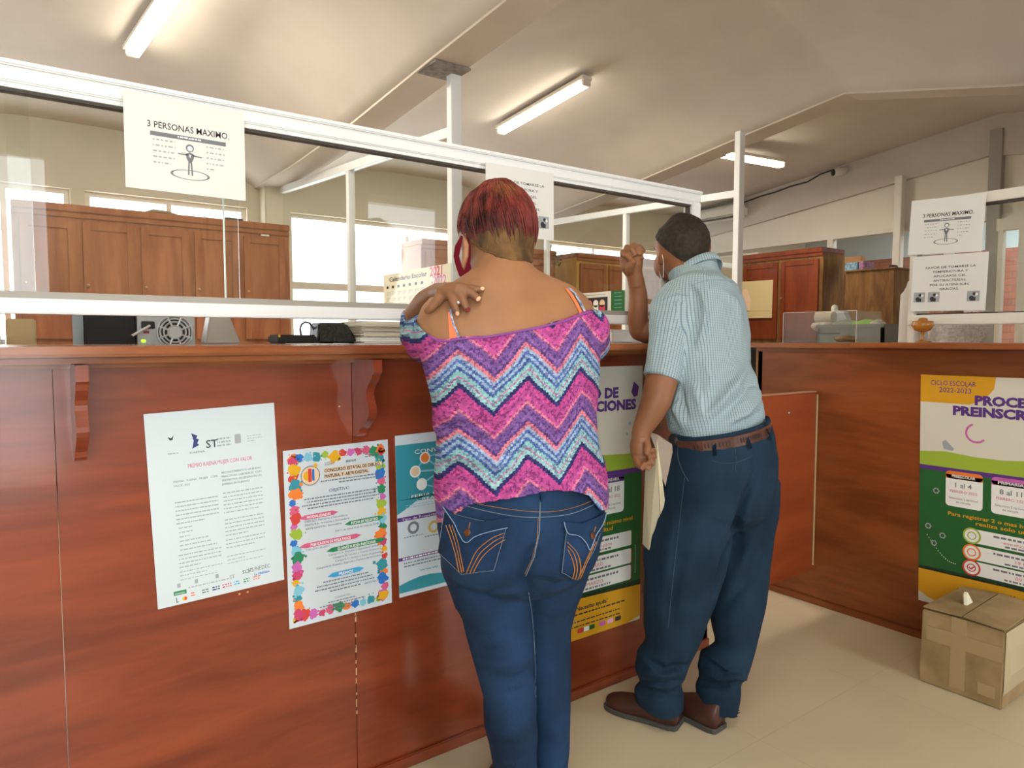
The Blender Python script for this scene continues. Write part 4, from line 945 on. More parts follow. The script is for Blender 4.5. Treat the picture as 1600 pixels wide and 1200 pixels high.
# cardboard box on the floor by the side counter
a = pl(1436, 1063, 2, 0); b_ = pl(1563, 1112, 2, 0); zt = pl(1436, 950, 0, a.x).z
fb = thing('cardboard_box', (a.x, a.y, 0), 'taped cardboard box on the floor under the right poster', 'box')
xm, xM, ym, yM = a.x, a.x + .345, b_.y, a.y
MC = mat('old_carton', (.30, .205, .095), .75, col2=(.42, .30, .15), var=.12, scale=9, bump=.25, bscale=18)
bm = box(B(), (xm, ym, 0.001), (xM, yM, zt), .004)
bmesh.ops.subdivide_edges(bm, edges=bm.edges[:], cuts=5, use_grid_fill=True)
for v in bm.verts:
    d = noise.noise(v.co * 7) * .010
    if v.co.z > .02: v.co += Vector((d * .5, d * .7, d * .6))
new('carton', bm, MC, fb)
MT = mat('packing_tape', (.40, .29, .15), .3, coat=.3)
new('tape_strip', box(B(), (xm - .003, ym + .11, .02), (xm - .0005, ym + .155, zt + .004)), MT, fb)
new('tape_strip', box(B(), (xm - .0045, ym + .004, zt - .10), (xm - .003, yM - .02, zt - .05)), MT, fb)
new('tape_strip', box(B(), (xm - .003, ym + .02, .03), (xm - .001, ym + .07, .07)), MT, fb)
new('top_flap', prism(B(), [(xm + .004, ym + .003, zt + .004), (xM - .02, ym + .003, zt + .010), (xM - .01, ym + .13, zt + .016), (xm + .01, ym + .125, zt + .008)], (0, 0, .004)), MC, fb)
new('top_flap', prism(B(), [(xm + .004, yM - .003, zt + .006), (xM - .02, yM - .003, zt + .008), (xM - .01, ym + .135, zt + .014), (xm + .01, ym + .13, zt + .007)], (0, 0, .004)), MC, fb)
new('side_flap', prism(B(), [(xm + .004, ym - .002, .05), (xm + .012, ym - .018, .12), (xm + .010, ym - .014, .2), (xm + .004, ym - .003, zt)], (.3, 0, 0)), mat('pale_carton', (.50, .41, .26), .75), fb)
p = pl(1515, 936, 1, (ym + yM) / 2 + .03)
tag(new('paper_scrap', prism(B(), [(p.x - .02, p.y, zt + .014), (p.x + .03, p.y, zt + .014), (p.x + .015, p.y + .012, zt + .05), (p.x, p.y + .01, zt + .045)], (0, .01, 0)), mat('bright_scrap', (.85, .80, .62), .4)), 'shiny pale paper scrap on top of the floor box', 'scrap')

# ------------------------------------------------------------------ people: lofted volumes fused into continuous surfaces
def rings_world(pts):
    """(px, py, depth, half width px, depth ratio) -> centre, silhouette half width, ratio"""
    return [(P(q[0], q[1], q[2]), q[3] * q[2] / FPX, q[4] if len(q) > 4 else 1.0) for q in pts]
def xr(rows):
    """(py, x left, x right, depth, ratio) -> ring tuple"""
    return [((a + b) / 2, y, z, (b - a) / 2, k) for y, a, b, z, k in rows]
def loft(bm, rows, yaw=0.0, seg=28, level=False, dome=(1, 1), ex=2.0):
    R = rings_world(rows); n = len(R)
    D0 = Matrix.Rotation(yaw, 3, 'Z') @ F0
    rings = []; cy, sy = math.cos(yaw), math.sin(yaw)
    cs = [r[0] for r in R]
    def ring(c, T, a, b):
        if level: T = Vector((0, 0, -1))
        D = (D0 - T * D0.dot(T)).normalized(); S = T.cross(D).normalized(); out = []
        for k in range(seg):
            t = 2 * math.pi * k / seg; x, y = math.cos(t), math.sin(t)
            if ex != 2: x, y = math.copysign(abs(x) ** (2 / ex), x), math.copysign(abs(y) ** (2 / ex), y)
            out.append(bm.verts.new(c + S * (a * x) + D * (b * y)))
        return out
    for i, (c, w_, k) in enumerate(R):
        T = (cs[min(i + 1, n - 1)] - cs[max(i - 1, 0)]).normalized()
        A = w_ / math.sqrt(cy * cy + k * k * sy * sy); Bd = A * k
        if i == 0 and dome[0]:
            for f, g in ((.35, .55), (.75, .28)): rings.append(ring(c - T * min(A, Bd) * g, T, A * f, Bd * f))
        rings.append(ring(c, T, A, Bd))
        if i == n - 1 and dome[1]:
            for f, g in ((.75, .28), (.35, .55)): rings.append(ring(c + T * min(A, Bd) * g, T, A * f, Bd * f))
    for a, b in zip(rings, rings[1:]):
        for k in range(seg): bm.faces.new((a[k], b[k], b[(k + 1) % seg], a[(k + 1) % seg]))
    bm.faces.new(rings[0]); bm.faces.new(rings[-1][::-1])
    return bm
def blob(bm, c, rx, ry, rz, M=None):
    t = bmesh.new(); bmesh.ops.create_icosphere(t, subdivisions=3, radius=1)
    for v in t.verts:
        p = Vector((v.co.x * rx, v.co.y * ry, v.co.z * rz)); v.co = (M @ p if M else p) + Vector(c)
    merge(bm, t)
def chain(bm, pts, r, seg=12):
    """a finger or strap: round tube through world points with radii and rounded ends"""
    pts = [Vector(p) for p in pts]; rs = list(r)
    a = pts[0] - (pts[1] - pts[0]).normalized() * rs[0] * .5; b = pts[-1] + (pts[-1] - pts[-2]).normalized() * rs[-1] * .55
    m = pts[-1] + (pts[-1] - pts[-2]).normalized() * rs[-1] * .3
    tube(bm, [a] + pts + [m, b], [rs[0] * .5] + rs + [rs[-1] * .82, rs[-1] * .35], seg)
def fuse(name, bm, voxel, smooth=6, disp=None):
    """voxel-fuse the overlapping volumes to one continuous surface, then relax it"""
    bmesh.ops.recalc_face_normals(bm, faces=bm.faces[:])
    me = bpy.data.meshes.new(name); bm.to_mesh(me); bm.free()
    o = bpy.data.objects.new(name, me); sc.collection.objects.link(o)
    r = o.modifiers.new('r', 'REMESH'); r.mode = 'VOXEL'; r.voxel_size = voxel
    if smooth: s_ = o.modifiers.new('s', 'SMOOTH'); s_.factor = .5; s_.iterations = smooth
    bpy.context.view_layer.update()
    dg = bpy.context.evaluated_depsgraph_get(); m2 = bpy.data.meshes.new_from_object(o.evaluated_get(dg))
    bpy.data.objects.remove(o); bpy.data.meshes.remove(me); m2.name = name
    return m2
def co_of(me):
    a = np.empty(len(me.vertices) * 3); me.vertices.foreach_get('co', a); return a.reshape(-1, 3)
def no_of(me):
    a = np.empty(len(me.vertices) * 3); me.vertices.foreach_get('normal', a); return a.reshape(-1, 3)
def set_co(me, a): me.vertices.foreach_set('co', a.ravel()); me.update()
def bvh(me): return BVHTree.FromPolygons([v.co.copy() for v in me.vertices], [tuple(p.vertices) for p in me.polygons])
def hit(tree, px, py):
    d = ray(px, py).normalized(); l, n, i, t = tree.ray_cast(CAM, d); return (l, n) if l is not None else (None, None)
def poly_hits(tree, pts, step=4.0, off=.0015):
    out = []
    for (x0, y0), (x1, y1) in zip(pts, pts[1:]):
        m = max(1, int(math.hypot(x1 - x0, y1 - y0) / step))
        for k in range(m + 1):
            l, n = hit(tree, x0 + (x1 - x0) * k / m, y0 + (y1 - y0) * k / m)
            if l is not None and (not out or (l + n * off - out[-1]).length > 1e-4): out.append(l + n * off)
    return out
def folds(me, lines, tree=None):
    """press creases and raise folds along lines traced on the cloth: (points, height, width)"""
    tree = tree or bvh(me); co = co_of(me); no = no_of(me)
    for pts, amp, wd in lines:
        h = poly_hits(tree, pts, 3.0, 0)
        if len(h) < 2: continue
        H_ = np.array([list(v) for v in h]); L = len(H_)
        near = np.where(np.min(np.abs(co - H_.mean(0)).max(1)[:, None], 1) < .5)[0]
        c = co[near]; d2 = ((c[:, None, :] - H_[None]) ** 2).sum(2); j = d2.argmin(1); d = np.sqrt(d2.min(1))
        fade = np.sin(np.pi * (j + .5) / L) ** .5
        co[near] += no[near] * (amp * np.exp(-(d / wd) ** 2) * fade)[:, None]
    set_co(me, co)
def wrinkle(me, amp, scale, stretch=(1, 1, 1), seed=0):
    co = co_of(me); no = no_of(me); s = Vector(stretch) * scale; o = Vector((seed, seed * 1.7, 3.1))
    d = np.array([noise.fractal(Vector((c[0] * s.x, c[1] * s.y, c[2] * s.z)) + o, 1.0, 2.0, 3) for c in co])
    set_co(me, co + no * (d * amp)[:, None])
def trim(me, f, push, vox):
    """cut the cloth where f < 0; push(co, amount) slides the border onto the cut line"""
    co = co_of(me); v = f(co); bm = B(); bm.from_mesh(me); bm.verts.ensure_lookup_table()
    dele = [bm.verts[i] for i in np.where(v < -vox * 1.6)[0]]
    near = np.where((v < 0) & (v >= -vox * 1.6))[0]
    for i in near: bm.verts[i].co = Vector(push(co[i], v[i]))
    bmesh.ops.delete(bm, geom=dele, context='VERTS'); bm.to_mesh(me); bm.free()
def clear(me, tree, dist, it=1):
    """keep the cloth at least dist outside the body"""
    for _ in range(it):
        co = co_of(me)
        for i in range(len(co)):
            l, n, ix, d = tree.find_nearest(Vector(co[i]), .06)
            if l is None: continue
            s = (Vector(co[i]) - l).dot(n)
            if s < dist: co[i] = l + n * dist + (Vector(co[i]) - l - n * s) * .5
        set_co(me, co)
def relax(me, f, it):
    bm = B(); bm.from_mesh(me)
    for _ in range(it): bmesh.ops.smooth_vert(bm, verts=bm.verts, factor=f, use_axis_x=True, use_axis_y=True, use_axis_z=True)
    bm.to_mesh(me); bm.free()
def uvcyl(me, axes):
    """cloth coordinates (metres) wrapped round the nearest of several limb axes: (p0, p1, radius, facing)"""
    bm = B(); bm.from_mesh(me); lay = bm.loops.layers.uv.new('pat')
    A = []
    for p0, p1, r, fc in axes:
        t = (p1 - p0).normalized(); z = (fc - t * fc.dot(t)).normalized(); A.append((p0, t, z, z.cross(t), r, (p1 - p0).length))
    for f in bm.faces:
        c = f.calc_center_median(); best = None
        for a in A:
            q = c - a[0]; h = q.dot(a[1]); d = (q - a[1] * max(0, min(a[5], h))).length / a[4]
            if best is None or d < best[0]: best = (d, a)
        a = best[1]
        for lp in f.loops:
            q = lp.vert.co - a[0]; lp[lay].uv = (math.atan2(q.dot(a[3]), q.dot(a[2])) * a[4], q.dot(a[1]))
    bm.to_mesh(me); bm.free()
def plane_trim(me, p, n, vox=.005):
    p = np.array(p); n = np.array(Vector(n).normalized())
    trim(me, lambda c: (c - p) @ n, lambda c, v: c - n * v, vox)
def add(name, me, m, parent, smooth=True, solid=0.0):
    if smooth: me.polygons.foreach_set('use_smooth', [True] * len(me.polygons))
    me.materials.clear(); me.materials.append(m)
    o = bpy.data.objects.new(name, me); sc.collection.objects.link(o)
    if parent: o.parent = parent; o.matrix_parent_inverse = Matrix.Translation(-parent.location) if parent.type == 'EMPTY' else Matrix()
    if solid:
        q = o.modifiers.new('thickness', 'SOLIDIFY'); q.thickness = solid; q.offset = -1
    return o
def uvpat(me, o, s, t):
    co = co_of(me) - np.array(o); u = co @ np.array(s); v = co @ np.array(t)
    li = np.empty(len(me.loops), dtype=np.int32); me.loops.foreach_get('vertex_index', li)
    uv = np.stack([u[li], v[li]], 1); l = me.uv_layers.new(name='pat'); l.data.foreach_set('uv', uv.ravel().astype(np.float32))
def nodes_of(m): return m.node_tree, m.node_tree.nodes['Principled BSDF']
def M_(nt, op, a, b=None, c=None):
    n = nt.nodes.new('ShaderNodeMath'); n.operation = op
    for i, q in enumerate((a, b, c)):
        if q is None: continue
        if isinstance(q, (int, float)): n.inputs[i].default_value = q
        else: nt.links.new(q, n.inputs[i])
    return n.outputs[0]

# --- cloth and skin materials
def chevron(name):
    m = mat(name, (.5, .2, .5), .85, spec=.2); nt, b = nodes_of(m)
    uv = nt.nodes.new('ShaderNodeUVMap'); uv.uv_map = 'pat'; sp = nt.nodes.new('ShaderNodeSeparateXYZ')
    nz = nt.nodes.new('ShaderNodeTexNoise'); nz.inputs['Scale'].default_value = 7; nt.links.new(uv.outputs[0], nz.inputs['Vector'])
    nt.links.new(uv.outputs[0], sp.inputs[0]); U, V = sp.outputs[0], sp.outputs[1]
    U = M_(nt, 'ADD', U, M_(nt, 'MULTIPLY', M_(nt, 'SUBTRACT', nz.outputs[0], .5), .03))
    tri = M_(nt, 'PINGPONG', M_(nt, 'DIVIDE', U, .0725), 1.0)        # 0..1..0 over one zigzag
    st = M_(nt, 'SNAP', U, .0062); tri2 = M_(nt, 'PINGPONG', M_(nt, 'DIVIDE', st, .0725), 1.0)
    tri = M_(nt, 'ADD', M_(nt, 'MULTIPLY', tri, .35), M_(nt, 'MULTIPLY', tri2, .65))
    ph = M_(nt, 'FRACT', M_(nt, 'DIVIDE', M_(nt, 'SUBTRACT', M_(nt, 'MULTIPLY', tri, .072), V), .176))
    r = nt.nodes.new('ShaderNodeValToRGB'); r.color_ramp.interpolation = 'CONSTANT'; e = r.color_ramp.elements
    stops = [(0, (.85, .23, .33)), (.055, (.36, .56, .82)), (.11, (.07, .20, .62)), (.15, (.30, .55, .82)), (.20, (.06, .17, .55)), (.25, (.26, .66, .72)), (.33, (.72, .18, .50)), (.35, (.30, .70, .74)),
             (.42, (.035, .04, .22)), (.485, (.62, .05, .38)), (.58, (.50, .05, .36)), (.66, (.66, .07, .42)), (.74, (.85, .24, .38)), (.775, (.30, .10, .42)), (.82, (.20, .09, .42)), (.90, (.28, .13, .52)), (.95, (.16, .07, .36))]
    stops = [(a, tuple(.60 * c * (.86 if i else 1) + .10 * (sum(cc) / 3) for i, c in enumerate(cc))) for a, cc in stops]
    e[0].position, e[0].color = stops[0][0], (*stops[0][1], 1); e[1].position, e[1].color = stops[1][0], (*stops[1][1], 1)
    for p_, c_ in stops[2:]:
        x = e.new(p_); x.color = (*c_, 1)
    nt.links.new(ph, r.inputs[0])
    vo = nt.nodes.new('ShaderNodeTexVoronoi'); vo.inputs['Scale'].default_value = 230; nt.links.new(uv.outputs[0], vo.inputs['Vector'])
    sc_ = nt.nodes.new('ShaderNodeSeparateColor'); nt.links.new(vo.outputs['Color'], sc_.inputs[0])
    r2 = nt.nodes.new('ShaderNodeValToRGB'); r2.color_ramp.interpolation = 'CONSTANT'; e = r2.color_ramp.elements
    e[0].color = (.55, .50, .62, 1); e[1].position = .28; e[1].color = (1, 1, 1, 1); x = e.new(.82); x.color = (1.35, 1.3, 1.25, 1)
    nt.links.new(sc_.outputs[0], r2.inputs[0])
    mx = nt.nodes.new('ShaderNodeMix'); mx.data_type = 'RGBA'; mx.blend_type = 'MULTIPLY'; mx.inputs[0].default_value = 1
    nt.links.new(r.outputs[0], mx.inputs[6]); nt.links.new(r2.outputs[0], mx.inputs[7]); nt.links.new(mx.outputs[2], b.inputs['Base Color'])
    return m
def checkshirt(name):
    m = mat(name, (.42, .52, .53), .8, spec=.2); nt, b = nodes_of(m)
    uv = nt.nodes.new('ShaderNodeUVMap'); uv.uv_map = 'pat'; sp = nt.nodes.new('ShaderNodeSeparateXYZ'); nt.links.new(uv.outputs[0], sp.inputs[0])
    f1 = M_(nt, 'FRACT', M_(nt, 'DIVIDE', sp.outputs[0], .0078)); f2 = M_(nt, 'FRACT', M_(nt, 'DIVIDE', sp.outputs[1], .0078))
    a = M_(nt, 'LESS_THAN', f1, .30); c = M_(nt, 'LESS_THAN', f2, .25); s = M_(nt, 'ADD', M_(nt, 'MULTIPLY', a, .62), M_(nt, 'MULTIPLY', c, .25))
    nz = nt.nodes.new('ShaderNodeTexNoise'); nz.inputs['Scale'].default_value = 5; nt.links.new(uv.outputs[0], nz.inputs['Vector'])
    mx = nt.nodes.new('ShaderNodeMix'); mx.data_type = 'RGBA'; mx.inputs[6].default_value = (.35, .435, .46, 1); mx.inputs[7].default_value = (.10, .17, .23, 1)
    nt.links.new(s, mx.inputs[0]); nt.links.new(mx.outputs[2], b.inputs['Base Color']); return m
SKIN = mat('skin_warm', (.315, .148, .070), .5, sss=.12, var=.10, scale=9, bump=.08, bscale=120)
SKIN_D = mat('skin_arm', (.225, .098, .048), .5, sss=.10, var=.12, scale=12, bump=.08, bscale=120)
SKIN_M = mat('skin_man', (.26, .105, .048), .5, sss=.10, var=.10, scale=10, bump=.08, bscale=120)
DENIM = mat('denim', (.008, .027, .072), .8, spec=.25, var=.35, scale=5, bump=.35, bscale=350, col2=(.014, .046, .112))
DENIM2 = mat('denim_pocket', (.009, .028, .075), .8, spec=.25, var=.3, scale=14, bump=.35, bscale=350)
THREAD = mat('orange_thread', (.42, .17, .035), .7); SEAMT = mat('pale_seam', (.16, .20, .26), .8); COPPER = mat('copper_button', (.16, .06, .03), .4, metal=.6)
TROUS = mat('slate_trousers', (.010, .026, .048), .85, spec=.2, var=.25, scale=6, bump=.2, bscale=400)
LEATH = mat('brown_leather', (.085, .028, .016), .45, var=.25, scale=30, bump=.2)
SHOE = mat('shoe_leather', (.055, .018, .012), .35, var=.3, scale=20)
SOLE = mat('shoe_sole', (.06, .055, .05), .7)
ORANGE = mat('orange_strap', (.80, .20, .08), .7)

# =================================================== the woman
BY = math.radians(18)
wm = thing('person', P(800, 1270, 1.78) * 1.0, 'woman with short red hair, zigzag blouse and blue jeans, hand on her shoulder', 'person')
wm.location.z = 0
def mirrorR(bm): pass
bm = B()
torso = [(786, 400, 1.735, 44, 1.05), (786, 425, 1.72, 49, 1.0), (787, 436, 1.712, 60, .82), (788, 446, 1.705, 82, .62), (790, 458, 1.70, 112, .50), (792, 474, 1.695, 130, .46), (795, 496, 1.69, 141, .47),
         (797, 520, 1.685, 141, .50), (800, 560, 1.68, 133, .56), (808, 620, 1.685, 126, .62), (810, 690, 1.70, 120, .66), (814, 740, 1.71, 124, .70), (817, 790, 1.71, 126, .72), (815, 850, 1.71, 122, .72)]
loft(bm, torso, BY)
# left arm (elbow on the counter top, forearm folded back), seen at the left
chain(bm, [P(694, 520, 1.64), P(672, 524, 1.70), P(655, 528, 1.79), P(646, 522, 1.875)], [.050, .047, .042, .036], 16)
chain(bm, [P(644, 520, 1.875), P(650, 498, 1.80), P(664, 474, 1.72), P(684, 458, 1.655)], [.034, .036, .031, .023], 16)
# right arm reaching forward onto the counter
chain(bm, [P(918, 512, 1.72), P(922, 530, 1.82), P(900, 532, 1.93)], [.050, .045, .036], 16)
chain(bm, [P(900, 532, 1.93), P(855, 528, 2.02), P(815, 529, 2.08)], [.036, .030, .022], 16)
for k in range(4): chain(bm, [P(818, 524 + k * 2.4, 2.07 + .01 * k), P(792, 523 + k * 3, 2.10 + .012 * k), P(778, 527 + k * 2, 2.10 + .015 * k)], [.010, .009, .008], 8)
# legs inside the jeans and feet
loft(bm, [(757, 860, 1.70, 55, .9), (775, 980, 1.72, 46, 1), (795, 1080, 1.74, 38, 1), (805, 1180, 1.75, 31, 1), (808, 1250, 1.76, 22, 1)], BY)
loft(bm, [(870, 860, 1.74, 50, .9), (850, 980, 1.79, 40, 1), (856, 1080, 1.83, 34, 1), (862, 1170, 1.86, 26, 1), (862, 1225, 1.87, 20, 1)], BY)
# head
HY = math.radians(34); HD_ = Matrix.Rotation(HY, 3, 'Z') @ F0; HS = HD_.cross(Vector((0, 0, 1))).normalized()
head = [(777, 300, 1.745, 24, 1.2), (777, 312, 1.745, 38, 1.2), (777, 330, 1.745, 48, 1.18), (777, 352, 1.745, 54, 1.16), (777, 372, 1.745, 55, 1.15), (778, 392, 1.745, 53, 1.12), (780, 408, 1.742, 49, 1.08), (783, 424, 1.735, 46, 1.0), (785, 440, 1.72, 45, .95)]
loft(bm, head, HY)
hc0 = P(777, 372, 1.745)
fwd, lft = HD_, -HS
blob(bm, hc0 + fwd * .055 + Vector((0, 0, -.055)), .052, .058, .062)          # jaw
blob(bm, hc0 + fwd * .102 + Vector((0, 0, -.035)), .013, .016, .020)          # nose
blob(bm, hc0 + fwd * .088 + Vector((0, 0, .012)), .045, .02, .010)            # brow
for s in (1, -1):                                                             # ears
    c = P(729, 385, 1.715) if s == 1 else hc0 + HS * .088 + Vector((0, 0, -.01))
    blob(bm, c, .008, .018, .030, Matrix.Rotation(YAW - H + HY + .3 * s, 3, 'Z'))
body = fuse('body', bm, .0052, 5)
tb = bvh(body)
body_o = add('body', body, SKIN, wm)
# left hand laid on the shoulder: palm, four fingers, thumb - fused to one surface continuing the forearm
def onto(px, py, lift):
    l, n = hit(tb, px, py); z = (l - CAM).dot(FW) if l is not None else 1.62
    return P(px, py, z - lift)
bm = B()
chain(bm, [P(655, 490, 1.77), P(668, 471, 1.70), P(684, 458, 1.650), onto(698, 456, .010)], [.034, .031, .0245, .022], 16)
def zo(px, py, lift):
    q = onto(px, py, lift); return (q - CAM).dot(FW)
loft(bm, [(690, 457, zo(694, 460, .008), 12, 1.2), (702, 455, zo(702, 458, .016), 14, 1.1), (716, 455, zo(716, 458, .020), 15, .9), (730, 455, zo(730, 458, .018), 12, .8)], 0)
f1 = [onto(704, 462, .026), onto(709, 473, .024), onto(712, 482, .015), onto(715, 489, .008)]
f2 = [onto(717, 459, .028), onto(724, 470, .026), onto(728, 480, .016), onto(731, 485, .008)]
f3 = [onto(728, 454, .026), onto(738, 459, .024), onto(745, 465, .015), onto(749, 469, .008)]
f4 = [onto(733, 450, .022), onto(742, 451, .018), onto(749, 452, .013), onto(755, 451, .008)]
th = [onto(692, 460, .016), onto(683, 470, .020), onto(674, 480, .015), onto(667, 486, .009)]
chain(bm, f1, [.0105, .0098, .009, .0078]); chain(bm, f2, [.0108, .010, .0092, .0078]); chain(bm, f3, [.0105, .0095, .0085, .0075]); chain(bm, f4, [.0095, .0085, .0078, .0066]); chain(bm, th, [.014, .0125, .0108, .009])
hand = fuse('hand', bm, .0024, 4)
hand_o = add('hand', hand, SKIN_D, wm); th_ = bvh(hand)
def nail(px, py, m, ang=0, a=.0048, b_=.0068):
    l, n = hit(th_, px, py)
    if l is None: return
    S_ = n.cross(Vector((0, 0, 1))).normalized(); T_ = n.cross(S_); R_ = Matrix.Rotation(ang, 3, n)
    bm = bmesh.new(); bmesh.ops.create_icosphere(bm, subdivisions=2, radius=1); Mx = Matrix((S_, T_, n)).transposed()
    for v in bm.verts: v.co = R_ @ (Mx @ Vector((v.co.x * a, v.co.y * b_, v.co.z * .0014))) + l
    new('nail', bm, m, hand_o, smooth=True)
NP_ = mat('nail_pale', (.75, .45, .28), .25); NR_ = mat('nail_red', (.20, .02, .03), .2, var=.5, scale=300)
nail(714.5, 490, NP_, .2); nail(731, 484, NR_, .1, .0058, .0068); nail(747.5, 467, NP_, -.7); nail(754, 450.5, NP_, -1.3); 
l, n = hit(th_, 717, 472)
if l is not None:
    bm = bmesh.new(); bmesh.ops.create_icosphere(bm, subdivisions=1, radius=.0032)
    for v in bm.verts: v.co += l + n * .002
    tag_ = new('ring_stone', bm, mat('stone', (.85, .85, .85), .1), hand_o)
# eyes
for s in (1, -1):
    bm = bmesh.new(); bmesh.ops.create_icosphere(bm, subdivisions=2, radius=.011)
    for v in bm.verts: v.co += hc0 + fwd * .088 + HS * .03 * s
    new('eye', bm, mat('eye_dark', (.03, .02, .015), .2), wm, smooth=True)
# short nape hair and red hair on top
def grow(rows, d, dz=0): return [(q[0], q[1] + dz, q[2], q[3] + d, q[4]) for q in rows]
bm = loft(B(), grow(head[:7], 4.0) + grow(head[7:], 2.0), HY); nape = fuse('nape_hair', bm, .005, 4)
lq, nq = hit(tb, 778, 414); plane_trim(nape, lq, Vector((0, 0, 1)) - HD_ * .75)
sd = P(735, 400, 1.72)
clear(nape, tb, .002); wrinkle(nape, .0012, 90)
add('nape_hair', nape, mat('nape_hair', (.105, .052, .020), .75, var=.4, scale=26, stretch=(1, 1, .4), col2=(.20, .105, .035), bump=.5, bscale=300), wm, solid=.002)
RED = mat('red_hair', (.085, .014, .013), .48, stretch=(1, 1, .12), scale=45, var=.5, col2=(.28, .048, .035), spec=.4)
nt, b = nodes_of(RED)
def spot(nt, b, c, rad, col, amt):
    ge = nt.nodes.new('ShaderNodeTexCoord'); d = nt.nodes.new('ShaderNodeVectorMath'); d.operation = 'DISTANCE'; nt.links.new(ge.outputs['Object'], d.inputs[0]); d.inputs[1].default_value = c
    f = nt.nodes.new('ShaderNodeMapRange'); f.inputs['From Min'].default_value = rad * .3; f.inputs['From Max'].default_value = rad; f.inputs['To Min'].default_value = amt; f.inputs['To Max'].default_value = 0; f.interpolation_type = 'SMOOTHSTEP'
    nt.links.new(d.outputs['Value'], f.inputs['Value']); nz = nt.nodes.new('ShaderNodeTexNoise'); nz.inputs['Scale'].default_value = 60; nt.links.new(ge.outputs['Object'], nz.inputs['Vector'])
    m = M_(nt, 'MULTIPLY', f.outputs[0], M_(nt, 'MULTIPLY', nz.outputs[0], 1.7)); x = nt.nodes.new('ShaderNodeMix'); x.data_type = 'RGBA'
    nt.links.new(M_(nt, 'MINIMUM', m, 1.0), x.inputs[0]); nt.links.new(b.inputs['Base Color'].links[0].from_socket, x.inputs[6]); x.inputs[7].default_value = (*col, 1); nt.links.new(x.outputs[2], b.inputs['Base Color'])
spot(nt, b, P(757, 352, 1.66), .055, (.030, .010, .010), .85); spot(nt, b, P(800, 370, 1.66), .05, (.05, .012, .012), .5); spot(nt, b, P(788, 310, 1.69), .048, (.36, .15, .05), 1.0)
top = [(777, 297, 1.745, 30, 1.22), (777, 306, 1.745, 42, 1.2), (777, 322, 1.745, 53, 1.18), (777, 345, 1.745, 59, 1.15), (777, 368, 1.745, 59.5, 1.13), (778, 390, 1.745, 56, 1.08), (779, 400, 1.745, 51, 1.06)]
bm = loft(B(), top, HY); cap = fuse('hair', bm, .005, 4)
co = co_of(cap)
cc = np.array(hc0)
ang = np.arctan2((co - cc) @ np.array(HS), (co - cc) @ np.array(-HD_))
jag = np.array([noise.noise(Vector((a * 9, 0, 0))) * .010 + noise.noise(Vector((a * 25, 2, 0))) * .006 for a in ang])
lim = P(777, 374, 1.745).z
f = lambda c: (c[:, 2] - lim) + .9 * np.maximum(0, -((c - cc) @ np.array(-HD_))) * -1.0 + jag + .018 * np.exp(-(((c - cc) @ np.array(HS)) + .075) ** 2 / .0015)
v = f(co); bm = B(); bm.from_mesh(cap); bm.verts.ensure_lookup_table()
for i in np.where((v < 0) & (v >= -.008))[0]: bm.verts[i].co.z -= v[i]
bmesh.ops.delete(bm, geom=[bm.verts[i] for i in np.where(v < -.008)[0]], context='VERTS')
# layered locks over the cap
rnd = random.Random(9); tc_ = bvh(cap); crown = P(772, 303, 1.76)
for i in range(2600):
    th0 = rnd.uniform(0, 2 * math.pi); ph0 = rnd.uniform(.05, 1.0); L = rnd.uniform(.03, .085); wd = rnd.uniform(.0009, .0024)
    pts = []
    for k in range(6):
        ph = ph0 * .105 / .10 + k * L / 5 / .10
        d = (HS * math.sin(th0 + .25 * ph) - HD_ * math.cos(th0 + .25 * ph)) * math.sin(min(ph, 1.9)) + Vector((0, 0, 1)) * math.cos(min(ph, 1.9))
        l, n, ix, t = tc_.ray_cast(hc0 + Vector((0, 0, -.0)), d.normalized())
        if l is None or (l - hc0).dot(HD_) > .09: break
        if l.z < lim - .004 - .022 * ((i * 31) % 7) / 7 + .6 * max(0, (l - hc0).dot(HD_)): break
        pts.append(l + d * (.0005 + .0065 * math.sin(k / 5 * 2.4) * (.4 + .6 * ((i * 7919) % 97) / 97) + rnd.uniform(0, .001)))
    if len(pts) < 3: continue
    m = len(pts); rs = [wd * math.sin(math.pi * (.15 + .85 * (k / (m - 1)))) + .0003 for k in range(m)]
    tube(bm, pts, rs, 4, .5, cap=False)
new('hair', bm, RED, wm, smooth=True)
# face mask with its straps
MASK = mat('mask_wine', (.23, .012, .03), .8, spec=.2)
bm = loft(B(), [(778, 385, 1.745, 55, 1.32), (779, 400, 1.745, 54, 1.34), (780, 420, 1.74, 50, 1.34), (782, 440, 1.735, 42, 1.3), (783, 450, 1.73, 34, 1.2)], HY)
mk = fuse('face_mask', bm, .005, 5); plane_trim(mk, hc0 + HD_ * .028, HD_ - Vector((0, 0, 1)) * .25); plane_trim(mk, hc0 + Vector((0, 0, -.008)), Vector((0, 0, -1)))
msk = add('face_mask', mk, MASK, wm, solid=.002)
def strip(pts, z, wpx, m, name, parent, th=.0014):
    bm = B(); vs = []
    for (x, y), zz, w_ in zip(pts, z, wpx):
        vs.append((bm.verts.new(P(x - w_, y, zz)), bm.verts.new(P(x + w_, y, zz - .004))))
    for a, c in zip(vs, vs[1:]): bm.faces.new((a[0], a[1], c[1], c[0]))
    bmesh.ops.solidify(bm, geom=bm.faces[:], thickness=th); return new(name, bm, m, parent)
strip([(722, 368), (716, 384), (713, 400), (717, 416), (723, 430), (731, 446)], [1.71, 1.705, 1.70, 1.695, 1.69, 1.675], [2, 5, 4.5, 5, 6, 2], MASK, 'cheek_panel', msk)
strip([(730, 371), (734, 384), (734, 400), (732, 412), (729, 426), (730, 442)], [1.69, 1.683, 1.682, 1.68, 1.68, 1.676], [1.2, 1.5, 1.8, 3, 5, 3], MASK, 'ear_strap', msk)
